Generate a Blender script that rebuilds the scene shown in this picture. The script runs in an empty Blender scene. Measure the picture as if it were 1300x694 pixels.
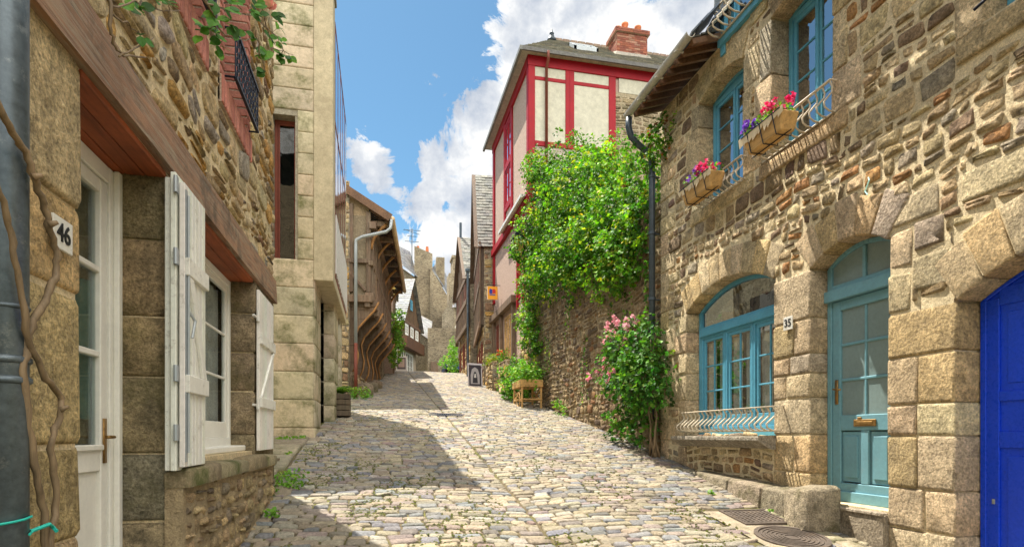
import bpy, math, random
from mathutils import Vector, Matrix
from mathutils.geometry import tessellate_polygon
RND = random.Random(7)
def U(a, b): return RND.uniform(a, b)
sc = bpy.context.scene
COL = sc.collection
rad = math.radians
# ------------------------------------------------------------------ camera facts
CAMH, YAW, FPX, CX, HZ = 1.65, rad(12.6), 750.0, 650.0, 552.0
def ratio(px):                       # X/Y of the ray through a column of the photograph
    return math.tan(math.atan((px - CX) / FPX) + YAW)
def depth(x, y): return y * math.cos(YAW) + x * math.sin(YAW)
def onX(px, py, X):                  # -> (Y, z) on a plane of constant X
    Y = X / ratio(px); return Y, CAMH + (HZ - py) / FPX * depth(X, Y)
def onY(px, py, Y):                  # -> (X, z) on a plane of constant Y
    X = ratio(px) * Y; return X, CAMH + (HZ - py) / FPX * depth(X, Y)
def sstep(a, b, t):
    t = max(0., min(1., (t - a) / (b - a))); return t * t * (3 - 2 * t)
def g(x, y):                         # height of the sloping street
    z = .159 * y - .07 if y < 33 else .159 * 33 - .07 + (y - 33) * .108
    return z - .07 * sstep(1.5, 4.5, x) - .035 * math.exp(-((x - 1.5) / .5) ** 2)
# ------------------------------------------------------------------ mesh builder
class MB:
    def __init__(s): s.v = []; s.f = []; s.c = []; s.m = []
    def add(s, vs, fs, col=(1, 1, 1), m=0):
        b = len(s.v); s.v.extend([tuple(p) for p in vs])
        for f in fs: s.f.append([i + b for i in f]); s.c.append(col); s.m.append(m)
    def build(s, name, mats, parent=None, smooth=False, bevel=0):
        me = bpy.data.meshes.new(name)
        o = Vector((0, 0, 0))
        if parent is not None:
            p = parent
            while p is not None: o += p.location; p = p.parent
        elif s.v:
            n = len(s.v)
            o = Vector((sum(v[0] for v in s.v) / n, sum(v[1] for v in s.v) / n, min(v[2] for v in s.v)))
        me.from_pydata([(a - o.x, b - o.y, c - o.z) for a, b, c in s.v], [], s.f)
        if not isinstance(mats, (list, tuple)): mats = [mats]
        for m in mats: me.materials.append(m)
        at = me.color_attributes.new('Col', 'FLOAT_COLOR', 'CORNER')
        buf = []
        for p, c in zip(me.polygons, s.c): buf.extend([c[0], c[1], c[2], 1.0] * p.loop_total)
        at.data.foreach_set('color', buf)
        me.polygons.foreach_set('material_index', s.m)
        me.polygons.foreach_set('use_smooth', [bool(smooth)] * len(s.f))
        me.update()
        ob = bpy.data.objects.new(name, me); COL.objects.link(ob)
        if parent is not None: ob.parent = parent
        else: ob.location = o
        if bevel:
            b = ob.modifiers.new('bevel', 'BEVEL'); b.width = bevel; b.segments = 1; b.limit_method = 'ANGLE'; b.angle_limit = rad(40)
        return ob
    # -- shapes
    def hexa(s, p, col=(1, 1, 1), m=0):
        s.add(p, [(0, 3, 2, 1), (4, 5, 6, 7), (0, 1, 5, 4), (1, 2, 6, 5), (2, 3, 7, 6), (3, 0, 4, 7)], col, m)
    def box(s, a, b, col=(1, 1, 1), m=0, F=None):
        x0, y0, z0 = a; x1, y1, z1 = b
        p = [(x0, y0, z0), (x1, y0, z0), (x1, y1, z0), (x0, y1, z0), (x0, y0, z1), (x1, y0, z1), (x1, y1, z1), (x0, y1, z1)]
        if F: p = [F(*q) for q in p]
        s.hexa(p, col, m)
    def beam(s, p0, p1, w, d, up=(0, 0, 1), col=(1, 1, 1), m=0, taper=1.0):
        p0 = Vector(p0); p1 = Vector(p1); a = (p1 - p0).normalized(); u = Vector(up)
        x = a.cross(u)
        if x.length < 1e-4: x = a.cross(Vector((1, 0, 0)))
        x.normalize(); y = x.cross(a).normalized()
        q = []
        for P, k in ((p0, 1), (p1, taper)):
            for sx, sy in ((-1, -1), (1, -1), (1, 1), (-1, 1)): q.append(P + x * (w / 2 * sx * k) + y * (d / 2 * sy * k))
        s.hexa(q, col, m)
    def prism(s, poly, w0, w1, F, col=(1, 1, 1), m=0):      # poly in (u,v), extruded along w
        n = len(poly)
        v = [F(p[0], p[1], w0) for p in poly] + [F(p[0], p[1], w1) for p in poly]
        s.add(v, [list(range(n))[::-1], list(range(n, 2 * n))] + [(i, (i + 1) % n, n + (i + 1) % n, n + i) for i in range(n)], col, m)
    def tube(s, pts, r, n=8, col=(1, 1, 1), m=0, cap=True):
        pts = [Vector(p) for p in pts]; k = len(pts)
        rs = r if isinstance(r, (list, tuple)) else [r] * k
        vs = []; fs = []; prev = None
        for i, p in enumerate(pts):
            t = (pts[min(i + 1, k - 1)] - pts[max(i - 1, 0)]).normalized()
            if prev is None:
                a = t.cross(Vector((0, 0, 1)))
                if a.length < .05: a = t.cross(Vector((1, 0, 0)))
            else: a = prev - t * prev.dot(t)
            a.normalize(); prev = a; b = t.cross(a)
            for j in range(n):
                q = 2 * math.pi * j / n; vs.append(p + (a * math.cos(q) + b * math.sin(q)) * rs[i])
        for i in range(k - 1):
            for j in range(n): fs.append((i * n + j, i * n + (j + 1) % n, (i + 1) * n + (j + 1) % n, (i + 1) * n + j))
        if cap: fs.append(list(range(n))[::-1]); fs.append([(k - 1) * n + j for j in range(n)])
        s.add(vs, fs, col, m)
    def lathe(s, c, prof, n=16, col=(1, 1, 1), m=0, sq=False):        # prof: list of (r, z)
        vs = []; fs = []
        for r, z in prof:
            for j in range(n):
                q = 2 * math.pi * (j + (.5 if sq else 0)) / n; vs.append((c[0] + r * math.cos(q), c[1] + r * math.sin(q), c[2] + z))
        for i in range(len(prof) - 1):
            for j in range(n): fs.append((i * n + j, i * n + (j + 1) % n, (i + 1) * n + (j + 1) % n, (i + 1) * n + j))
        fs.append(list(range(n))[::-1]); fs.append([(len(prof) - 1) * n + j for j in range(n)])
        s.add(vs, fs, col, m)
    def stone(s, F, poly, w0, w1, bev=.012, col=(1, 1, 1), cut=.16, tilt=.0, dome=.004, jit=0., m=0):
        pts = []; n = len(poly)
        for i in range(n):
            p = poly[i]; a = poly[i - 1]; b = poly[(i + 1) % n]
            la = math.hypot(p[0] - a[0], p[1] - a[1]); lb = math.hypot(p[0] - b[0], p[1] - b[1])
            c_ = cut * min(la, lb) * U(.5, 1.3) if jit else cut * min(la, lb)
            for q, l in ((a, la), (b, lb)):
                k = min(.45, c_ / max(l, 1e-6))
                pts.append((p[0] + (q[0] - p[0]) * k + U(-jit, jit), p[1] + (q[1] - p[1]) * k + U(-jit, jit)))
        k = len(pts); cu = sum(p[0] for p in pts) / k; cv = sum(p[1] for p in pts) / k
        hu = max(abs(p[0] - cu) for p in pts); hv = max(abs(p[1] - cv) for p in pts)
        su = max(.3, 1 - bev / max(hu, 1e-4)); sv = max(.3, 1 - bev / max(hv, 1e-4))
        s2u = max(.15, 1 - 2.6 * bev / max(hu, 1e-4)); s2v = max(.15, 1 - 2.6 * bev / max(hv, 1e-4))
        tu = U(-tilt, tilt) / max(hu, .01); tv = U(-tilt, tilt) / max(hv, .01)
        R = []
        for (fu, fv, w, tt) in ((1, 1, w0, 0), (1, 1, w1 - bev * .9, .6), (su, sv, w1 - bev * .1, 1), (s2u, s2v, w1 + dome * .7, 1)):
            for p in pts:
                du = (p[0] - cu) * fu; dv = (p[1] - cv) * fv
                R.append(F(cu + du, cv + dv, w + tt * (tu * du + tv * dv + (U(-jit, jit) * .5 if tt else 0))))
        R.append(F(cu, cv, w1 + dome))
        fs = []
        for r in range(3):
            for i in range(k): fs.append((r * k + i, r * k + (i + 1) % k, (r + 1) * k + (i + 1) % k, (r + 1) * k + i))
        for i in range(k): fs.append((3 * k + i, 3 * k + (i + 1) % k, 4 * k))
        s.add(R, fs, col, m)
# plane frames: (u, v, w) -> world
def FX(X, sgn): return lambda u, v, w: (X + sgn * w, u, v)      # u=Y v=z, w along sgn*X
def FY(Y, sgn=-1): return lambda u, v, w: (u, Y + sgn * w, v)   # u=X v=z, w toward -Y
def FL(p0, p1):                                                 # wall from p0 to p1 on plan; w to the right of travel
    d = Vector((p1[0] - p0[0], p1[1] - p0[1])).normalized(); n = Vector((d.y, -d.x))
    return lambda u, v, w: (p0[0] + d.x * u + n.x * w, p0[1] + d.y * u + n.y * w, v)
def empty(name, loc):
    o = bpy.data.objects.new(name, None); o.location = loc; o.empty_display_size = .2; COL.objects.link(o); return o
def tag(o, label=None, cat=None, group=None, kind=None):
    if label: o['label'] = label
    if cat: o['category'] = cat
    if group: o['group'] = group
    if kind: o['kind'] = kind
    return o
def thing(name, loc, label, cat, group=None): return tag(empty(name, loc), label, cat, group)
def copy_tree(o, parent=None):
    c = o.copy(); COL.objects.link(c); c.parent = parent
    for ch in [q for q in bpy.data.objects if q.parent == o]: copy_tree(ch, c)
    return c
# ------------------------------------------------------------------ materials
def nt(name):
    m = bpy.data.materials.new(name); m.use_nodes = True; t = m.node_tree; t.nodes.clear()
    out = t.nodes.new('ShaderNodeOutputMaterial'); b = t.nodes.new('ShaderNodeBsdfPrincipled')
    t.links.new(b.outputs[0], out.inputs[0]); return m, t, b, out
def N(t, k, **kw):
    n = t.nodes.new('ShaderNode' + k)
    for a, v in kw.items(): setattr(n, a, v)
    return n
def noise(t, scale, det=4, vec=None, rough=.6, dist=0):
    n = N(t, 'TexNoise'); n.inputs['Scale'].default_value = scale; n.inputs['Detail'].default_value = det
    n.inputs['Roughness'].default_value = rough; n.inputs['Distortion'].default_value = dist
    if vec: t.links.new(vec, n.inputs['Vector'])
    return n
def mixc(t, blend, f, a, b):
    n = N(t, 'Mix', data_type='RGBA', blend_type=blend)
    for i, v in ((0, f), (6, a), (7, b)):
        if hasattr(v, 'is_linked') or hasattr(v, 'links'): t.links.new(v, n.inputs[i])
        elif i == 0: n.inputs[0].default_value = v
        else: n.inputs[i].default_value = (*v, 1)
    return n.outputs[2]
def ramp(t, src, stops):
    r = N(t, 'ValToRGB'); e = r.color_ramp.elements
    while len(e) < len(stops): e.new(.5)
    for k, (p, c) in zip(e, stops): k.position = p; k.color = (*((c,) * 3 if isinstance(c, (int, float)) else c), 1)
    t.links.new(src, r.inputs[0]); return r.outputs[0]
def stone_mat(name, tint=(1, 1, 1), fine=90, bump=.6, stain=(.10, .085, .06), stain_amt=.5, moss=None, moss_amt=0., rough=.92, big=1.4, spots=.35, dist=.01, contrast=.45):
    m, t, b, out = nt(name)
    tc = N(t, 'TexCoord').outputs['Object']
    at = N(t, 'Attribute', attribute_name='Col').outputs['Color']
    c = mixc(t, 'MULTIPLY', 1, at, tint)
    n1 = noise(t, fine, 5, tc, .75); n2 = noise(t, fine * .22, 4, tc); n3 = noise(t, big, 5, tc, .65)
    c = mixc(t, 'MULTIPLY', 1, c, ramp(t, n1.outputs[0], [(.28, 1 - contrast), (.72, 1 + contrast * .55)]))
    c = mixc(t, 'MULTIPLY', 1, c, ramp(t, n2.outputs[0], [(.3, 1 - contrast * .5), (.7, 1.18)]))
    n4 = noise(t, big * 3.3, 6, tc, .7)
    f = ramp(t, n4.outputs[0], [(.52, 0), (.68, spots)])
    c = mixc(t, 'MIX', f, c, stain)
    f = ramp(t, n3.outputs[0], [(.5, 0), (.72, stain_amt)])
    c = mixc(t, 'MIX', f, c, stain)
    if moss:
        n5 = noise(t, big * 1.9, 6, tc, .75); f = ramp(t, n5.outputs[0], [(.48, 0), (.66, moss_amt)])
        c = mixc(t, 'MIX', f, c, moss)
    t.links.new(c, b.inputs['Base Color']); b.inputs['Roughness'].default_value = rough
    b.inputs['Specular IOR Level'].default_value = .25
    bp = N(t, 'Bump'); bp.inputs['Strength'].default_value = bump; bp.inputs['Distance'].default_value = dist
    ad = N(t, 'Math', operation='ADD'); t.links.new(n1.outputs[0], ad.inputs[0])
    mu = N(t, 'Math', operation='MULTIPLY'); mu.inputs[1].default_value = 2.2; t.links.new(n2.outputs[0], mu.inputs[0]); t.links.new(mu.outputs[0], ad.inputs[1])
    t.links.new(ad.outputs[0], bp.inputs['Height']); t.links.new(bp.outputs[0], b.inputs['Normal'])
    return m
def paint(name, col, rough=.45, var=.12, wear=None, wear_amt=0, bump=.12, metal=0, scale=30, col2=False, stretch=(1, 1, 1)):
    m, t, b, out = nt(name)
    tc = N(t, 'TexCoord').outputs['Object']
    mp = N(t, 'Mapping'); mp.inputs['Scale'].default_value = stretch; t.links.new(tc, mp.inputs[0]); tc = mp.outputs[0]
    base = N(t, 'Attribute', attribute_name='Col').outputs['Color']
    c = mixc(t, 'MULTIPLY', 1, base, col)
    n1 = noise(t, scale, 5, tc, .7); n2 = noise(t, 3, 4, tc)
    c = mixc(t, 'MULTIPLY', 1, c, ramp(t, n1.outputs[0], [(.3, 1 - var), (.7, 1 + var * .6)]))
    c = mixc(t, 'MULTIPLY', 1, c, ramp(t, n2.outputs[0], [(.3, 1 - var), (.7, 1 + var * .4)]))
    if wear:
        n3 = noise(t, 9, 6, tc, .8); c = mixc(t, 'MIX', ramp(t, n3.outputs[0], [(.56, 0), (.66, wear_amt)]), c, wear)
    t.links.new(c, b.inputs['Base Color'])
    t.links.new(ramp(t, n1.outputs[0], [(.3, rough * .8), (.7, min(1, rough * 1.25))]), b.inputs['Roughness'])
    b.inputs['Metallic'].default_value = metal; b.inputs['Specular IOR Level'].default_value = .3
    bp = N(t, 'Bump'); bp.inputs['Strength'].default_value = bump; bp.inputs['Distance'].default_value = .004
    t.links.new(n1.outputs[0], bp.inputs['Height']); t.links.new(bp.outputs[0], b.inputs['Normal'])
    return m
def wood(name, col, dark=.45, axis=1, rough=.7, bump=.5, weather=0):
    m, t, b, out = nt(name)
    tc = N(t, 'TexCoord').outputs['Object']; base = N(t, 'Attribute', attribute_name='Col').outputs['Color']
    mp = N(t, 'Mapping'); sc_ = [26, 26, 26]; sc_[axis] = 1.6; mp.inputs['Scale'].default_value = sc_; t.links.new(tc, mp.inputs[0])
    n1 = noise(t, 1, 6, mp.outputs[0], .7, .6); n2 = noise(t, 2.2, 5, tc, .7)
    c = mixc(t, 'MULTIPLY', 1, base, col)
    c = mixc(t, 'MULTIPLY', 1, c, ramp(t, n1.outputs[0], [(.3, dark), (.5, .95), (.75, 1.25)]))
    c = mixc(t, 'MULTIPLY', 1, c, ramp(t, n2.outputs[0], [(.3, .65), (.7, 1.2)]))
    if weather:
        n3 = noise(t, 1.1, 8, mp.outputs[0], .8, 1.); c = mixc(t, 'MIX', ramp(t, n3.outputs[0], [(.47, 0), (.62, weather)]), c, (.30, .25, .17)); n4 = noise(t, 3.1, 6, tc, .7); c = mixc(t, 'MIX', ramp(t, n4.outputs[0], [(.52, 0), (.66, weather)]), c, (.07, .05, .03))
    t.links.new(c, b.inputs['Base Color']); b.inputs['Roughness'].default_value = rough
    bp = N(t, 'Bump'); bp.inputs['Strength'].default_value = bump; bp.inputs['Distance'].default_value = .006
    t.links.new(n1.outputs[0], bp.inputs['Height']); t.links.new(bp.outputs[0], b.inputs['Normal'])
    return m
def leaf_mat(name, trans=.35, tt=(1.3, 1.35, .5)):
    m, t, b, out = nt(name)
    c = N(t, 'Attribute', attribute_name='Col').outputs['Color']
    t.links.new(c, b.inputs['Base Color']); b.inputs['Roughness'].default_value = .55; b.inputs['Specular IOR Level'].default_value = .25
    tr = N(t, 'BsdfTranslucent'); t.links.new(mixc(t, 'MULTIPLY', 1, c, tt), tr.inputs[0])
    mx = N(t, 'MixShader'); mx.inputs[0].default_value = trans
    t.links.new(b.outputs[0], mx.inputs[1]); t.links.new(tr.outputs[0], mx.inputs[2]); t.links.new(mx.outputs[0], out.inputs[0])
    return m
def glass_mat(name, tint=(.8, .85, .85), ior=1.5, boost=1.0, wav=.4):
    m, t, b, out = nt(name); t.nodes.remove(b)
    tr = N(t, 'BsdfTransparent'); tr.inputs[0].default_value = (*tint, 1)
    gl = N(t, 'BsdfGlossy'); gl.inputs['Roughness'].default_value = .02; gl.inputs[0].default_value = (.95, .97, 1, 1)
    fr = N(t, 'Fresnel'); fr.inputs[0].default_value = ior
    mu = N(t, 'Math', operation='MULTIPLY'); mu.inputs[1].default_value = boost; mu.use_clamp = True
    n = noise(t, 2.5, 2, N(t, 'TexCoord').outputs['Object']); bp = N(t, 'Bump'); bp.inputs['Strength'].default_value = wav; bp.inputs['Distance'].default_value = .01
    t.links.new(n.outputs[0], bp.inputs['Height']); t.links.new(bp.outputs[0], gl.inputs['Normal'])
    t.links.new(fr.outputs[0], mu.inputs[0]); mx = N(t, 'MixShader')
    t.links.new(mu.outputs[0], mx.inputs[0]); t.links.new(tr.outputs[0], mx.inputs[1]); t.links.new(gl.outputs[0], mx.inputs[2]); t.links.new(mx.outputs[0], out.inputs[0])
    return m
def brick_mat(name, c1, c2, mortar, scale, bw=.5, rh=.25, ms=.02, bump=.6, rot=(0, 0, 0), stain=.3, squash=1):
    m, t, b, out = nt(name)
    tc = N(t, 'TexCoord').outputs['Object']; mp = N(t, 'Mapping'); mp.inputs['Rotation'].default_value = rot; t.links.new(tc, mp.inputs[0])
    w = noise(t, 3, 3, tc); ad = N(t, 'VectorMath', operation='MULTIPLY_ADD'); ad.inputs[1].default_value = (.03, .03, .03)
    t.links.new(w.outputs[1], ad.inputs[0]); t.links.new(mp.outputs[0], ad.inputs[2])
    k = N(t, 'TexBrick'); k.inputs['Scale'].default_value = scale; k.inputs['Brick Width'].default_value = bw; k.inputs['Row Height'].default_value = rh
    k.inputs['Mortar Size'].default_value = ms; k.inputs['Mortar Smooth'].default_value = .4
    for i, c in (('Color1', c1), ('Color2', c2), ('Mortar', mortar)): k.inputs[i].default_value = (*c, 1)
    t.links.new(ad.outputs[0], k.inputs[0])
    n1 = noise(t, 40, 5, tc, .7); n2 = noise(t, 2, 5, tc, .7)
    c = mixc(t, 'MULTIPLY', 1, k.outputs[0], ramp(t, n1.outputs[0], [(.3, .7), (.7, 1.25)]))
    c = mixc(t, 'MULTIPLY', 1, c, ramp(t, n2.outputs[0], [(.35, 1 - stain), (.65, 1.1)]))
    t.links.new(c, b.inputs['Base Color']); b.inputs['Roughness'].default_value = .9
    mu = N(t, 'Math', operation='MULTIPLY_ADD'); mu.inputs[1].default_value = -1.5; t.links.new(k.outputs[1], mu.inputs[0]); t.links.new(n1.outputs[0], mu.inputs[2])
    bp = N(t, 'Bump'); bp.inputs['Strength'].default_value = bump; bp.inputs['Distance'].default_value = .015
    t.links.new(mu.outputs[0], bp.inputs['Height']); t.links.new(bp.outputs[0], b.inputs['Normal'])
    return m
M = {}
M['granite'] = stone_mat('granite', fine=44, bump=1., dist=.035, contrast=.75, stain_amt=.35, stain=(.16, .14, .11), spots=.3)
M['rubble'] = stone_mat('rubble stone', fine=42, bump=1., dist=.03, contrast=.7, stain_amt=.3, stain=(.09, .07, .05), spots=.45, big=2.2)
M['mortar'] = stone_mat('lime mortar', fine=70, bump=1., dist=.015, stain_amt=.4, stain=(.2, .16, .1), spots=.2)
M['dark_granite'] = stone_mat('weathered granite', fine=60, bump=1., dist=.02, contrast=.75, stain_amt=.6, stain=(.05, .045, .03), spots=.6, moss=(.12, .11, .03), moss_amt=.5)
M['mossy'] = stone_mat('mossy stone', fine=60, bump=.9, stain_amt=.5, stain=(.07, .06, .04), moss=(.06, .075, .015), moss_amt=.85)
M['ashlar'] = stone_mat('pale ashlar', fine=110, bump=.35, stain_amt=.35, stain=(.16, .15, .11), spots=.3, moss=(.10, .11, .03), moss_amt=.85, big=1.1, contrast=.22)
M['concrete'] = stone_mat('cast concrete', tint=(.85, .82, .76), fine=45, bump=.3, stain_amt=.55, stain=(.27, .22, .14), spots=.4, contrast=.25, big=.7)
M['cobble'] = stone_mat('cobble', fine=38, bump=.9, dist=.02, stain_amt=.35, stain=(.15, .13, .10), spots=.35, rough=.75, contrast=.45, big=.8)
M['joint'] = stone_mat('joint earth', tint=(.8, .8, .7), fine=45, bump=1., stain_amt=.8, stain=(.05, .045, .03), moss=(.13, .15, .015), moss_amt=.8, big=.9)
M['teal'] = paint('teal paint', (.10, .34, .48), .42, .14, (.22, .30, .30), .3)
M['teal_pale'] = paint('pale teal paint', (.17, .36, .43), .45, .12, (.25, .3, .3), .25)
M['blue'] = paint('cobalt paint', (.010, .065, .75), .28, .1, bump=.06)
M['cream_metal'] = paint('cream painted iron', (.62, .53, .40), .5, .2, (.22, .12, .06), .55)
M['white'] = paint('old white paint', (.80, .78, .70), .5, .1, (.38, .35, .29), .6)
M['white_win'] = paint('white window paint', (.82, .80, .72), .4, .07)
M['zinc'] = paint('zinc', (.13, .16, .18), .42, .35, (.26, .28, .28), .6, metal=.5, bump=.1)
M['zinc_dark'] = paint('dark pipe', (.075, .095, .115), .4, .25, (.14, .14, .13), .4, metal=.4)
M['gutter'] = paint('old gutter', (.52, .49, .42), .5, .2, (.25, .2, .15), .5, metal=.2)
M['pipe_grey'] = paint('grey pipe', (.40, .43, .44), .4, .1, metal=.3)
M['iron'] = paint('black iron', (.02, .025, .04), .45, .2, metal=.6)
M['brass'] = paint('old brass', (.42, .25, .09), .4, .3, (.15, .07, .02), .5, metal=.8)
M['red'] = paint('crimson paint', (.36, .003, .012), .55, .15, (.26, .02, .03), .35)
M['maroon'] = paint('maroon timber', (.20, .05, .028), .5, .2)
M['cream'] = stone_mat('cream render', tint=(.58, .54, .43), fine=30, bump=.25, stain_amt=.3, stain=(.36, .33, .25), spots=.25, big=.9, contrast=.12)
M['pink_brick'] = brick_mat('rose brick', (.50, .27, .20), (.58, .36, .29), (.56, .46, .38), 1, .22, .065, .012, .5)
M['pink_render'] = stone_mat('pink render', tint=(.50, .36, .29), fine=60, bump=.5, stain_amt=.2, stain=(.35, .26, .2), contrast=.3)
M['red_brick'] = stone_mat('red brick', fine=80, bump=.5, stain_amt=.3, stain=(.18, .05, .03), contrast=.3)
M['beam'] = wood('weathered beam', (.32, .17, .09), .22, 1, bump=1.5, weather=.8)
M['soffit'] = wood('stained soffit board', (.34, .085, .025), .5, 1)
M['timber_z'] = wood('old timber upright', (.19, .115, .068), .35, 2, weather=.5)
M['timber_y'] = wood('old timber', (.17, .085, .04), .4, 1)
M['timber_warm'] = wood('honey timber', (.42, .20, .06), .45, 2)
M['timber_grey'] = wood('grey timber', (.23, .18, .13), .5, 2)
M['wicker'] = wood('planter wood', (.60, .36, .13), .5, 1, bump=.8)
M['slate'] = stone_mat('slate', tint=(1, 1, 1), fine=40, bump=.5, stain_amt=.45, stain=(.26, .25, .20), spots=.5, rough=.6, big=1.2)
M['clay'] = stone_mat('terracotta', tint=(.62, .20, .09), fine=50, bump=.3, stain_amt=.3, contrast=.25)
M['leaf'] = leaf_mat('leaf'); M['petal'] = leaf_mat('petal', .3, (1.1, 1, 1))
M['stem'] = wood('woody stem', (.22, .15, .08), .5, 2)
M['glass'] = glass_mat('window glass', boost=.4)
M['glass_frost'] = paint('frosted glass', (.22, .30, .30), .12, .1, bump=.02)
M['glass_mirror'] = glass_mat('reflecting glass', tint=(.3, .35, .38), ior=1.8, boost=1.2)
M['dark'] = paint('dark room', (.018, .015, .012), .9, .2)
M['lace'] = paint('lace curtain', (.55, .55, .50), .9, .35, scale=60)
M['curtain_green'] = paint('green curtain', (.16, .27, .22), .9, .2)
M['black'] = paint('black ink', (.012, .012, .014), .5, .05)
M['enamel'] = paint('white enamel', (.72, .70, .64), .3, .06, (.4, .3, .2), .3)
M['plain'] = paint('painted board', (1, 1, 1), .5, .05)
M['castiron'] = paint('cast iron cover', (.16, .13, .11), .55, .3, (.25, .18, .12), .5, metal=.5)
M['amber'] = paint('amber lantern glass', (.55, .40, .10), .15, .15)
M['earth'] = stone_mat('soil', tint=(.07, .05, .03), fine=60, bump=.8)
M['flag'] = stone_mat('flagstone', fine=60, bump=.6, stain_amt=.5, stain=(.12, .11, .08), moss=(.08, .09, .02), moss_amt=.6, spots=.4)
def cell_mat(name, stops, mortar, scale, squash=2.2, stain=.4):
    m, t, b, out = nt(name); tc = N(t, 'TexCoord').outputs['Object']
    mp = N(t, 'Mapping'); mp.inputs['Scale'].default_value = (scale, scale, scale * squash); t.links.new(tc, mp.inputs[0])
    w = noise(t, 1.3, 3, mp.outputs[0]); ad = N(t, 'VectorMath', operation='MULTIPLY_ADD'); ad.inputs[1].default_value = (.5, .5, .5); t.links.new(w.outputs[1], ad.inputs[0]); t.links.new(mp.outputs[0], ad.inputs[2])
    v = N(t, 'TexVoronoi'); t.links.new(ad.outputs[0], v.inputs['Vector']); e = N(t, 'TexVoronoi', feature='DISTANCE_TO_EDGE'); t.links.new(ad.outputs[0], e.inputs['Vector'])
    sp = N(t, 'SeparateColor'); t.links.new(v.outputs['Color'], sp.inputs[0]); c = ramp(t, sp.outputs[0], stops)
    c = mixc(t, 'MIX', ramp(t, e.outputs['Distance'], [(.02, 1), (.09, 0)]), c, mortar); n2 = noise(t, .35, 6, tc, .7); n3 = noise(t, 12, 5, tc, .7)
    c = mixc(t, 'MULTIPLY', 1, c, ramp(t, n2.outputs[0], [(.35, 1 - stain), (.65, 1.15)])); c = mixc(t, 'MULTIPLY', 1, c, ramp(t, n3.outputs[0], [(.3, .7), (.7, 1.25)]))
    t.links.new(c, b.inputs['Base Color']); b.inputs['Roughness'].default_value = .95
    bp = N(t, 'Bump'); bp.inputs['Strength'].default_value = .8; bp.inputs['Distance'].default_value = .05; t.links.new(ramp(t, e.outputs['Distance'], [(.0, 0), (.12, 1)]), bp.inputs['Height']); t.links.new(bp.outputs[0], b.inputs['Normal']); return m
M['far_stone'] = cell_mat('distant rubble', [(0, (.18, .14, .10)), (.4, (.36, .28, .18)), (.7, (.46, .37, .24)), (1, (.56, .46, .31))], (.50, .42, .29), 1.3)
M['far_stone_x'] = cell_mat('rubble flank', [(0, (.16, .12, .08)), (.4, (.34, .25, .15)), (.7, (.42, .31, .18)), (1, (.5, .38, .22))], (.45, .36, .24), 3)
# ------------------------------------------------------------------ stone palettes
def shade(c, k=.18, h=.04):
    a = 1 + U(-k, k); return tuple(max(.01, x * a * (1 + U(-h, h))) for x in c)
def pick(pal):
    r = U(0, sum(p[0] for p in pal))
    for w, c in pal:
        r -= w
        if r <= 0: return shade(c)
    return shade(pal[-1][1])
P_GRAN = [(5, (.78, .60, .36)), (4, (.83, .65, .40)), (3, (.70, .56, .36)), (2, (.80, .58, .31)), (1, (.60, .50, .36))]
P_RUB = [(5, (.52, .38, .21)), (4, (.66, .49, .28)), (2, (.33, .23, .14)), (1, (.56, .30, .12)), (2, (.44, .36, .26)), (.7, (.29, .19, .14)), (6, (.76, .59, .35))]
P_RUBL = [(5, (.72, .53, .28)), (4, (.62, .45, .25)), (2, (.44, .32, .20)), (2, (.74, .44, .14)), (2, (.50, .43, .34)), (1, (.36, .22, .13)), (4, (.80, .63, .36))]
P_DARK = [(4, (.40, .31, .18)), (3, (.36, .28, .17)), (2, (.44, .32, .17)), (1, (.32, .27, .19))]
P_GOLD = [(4, (.80, .57, .28)), (3, (.74, .55, .31)), (2, (.72, .49, .22))]
# ------------------------------------------------------------------ walls
class Occ:
    def __init__(s, u0, u1, v0, v1, st=.02):
        s.u0, s.v0, s.u1, s.v1, s.st = u0, v0, u1, v1, st
        s.nu = int((u1 - u0) / st) + 1; s.nv = int((v1 - v0) / st) + 1
        s.g = [bytearray(s.nu) for _ in range(s.nv)]
    def rect(s, a, b, c, d): s.poly([(a, c), (b, c), (b, d), (a, d)])
    def poly(s, P):
        st = s.st; vmin = min(p[1] for p in P); vmax = max(p[1] for p in P)
        for j in range(max(0, int((vmin - s.v0) / st)), min(s.nv, int((vmax - s.v0) / st) + 1)):
            v = s.v0 + (j + .5) * st; xs = []
            for i in range(len(P)):
                (x0, y0), (x1, y1) = P[i - 1], P[i]
                if (y0 <= v) != (y1 <= v): xs.append(x0 + (v - y0) * (x1 - x0) / (y1 - y0))
            xs.sort()
            for a, b in zip(xs[::2], xs[1::2]):
                for i in range(max(0, int((a - s.u0) / st + .5)), min(s.nu, int((b - s.u0) / st + .5))): s.g[j][i] = 1
    def free(s, c, d):
        j0 = max(0, int((c - s.v0) / s.st)); j1 = min(s.nv, max(j0 + 1, int((d - s.v0) / s.st)))
        runs = []; cur = None
        for i in range(s.nu):
            blk = sum(s.g[j][i] for j in range(j0, j1)) > .34 * (j1 - j0)
            if not blk and cur is None: cur = i
            if (blk or i == s.nu - 1) and cur is not None: runs.append((s.u0 + cur * s.st, s.u0 + i * s.st)); cur = None
        return runs
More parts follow.
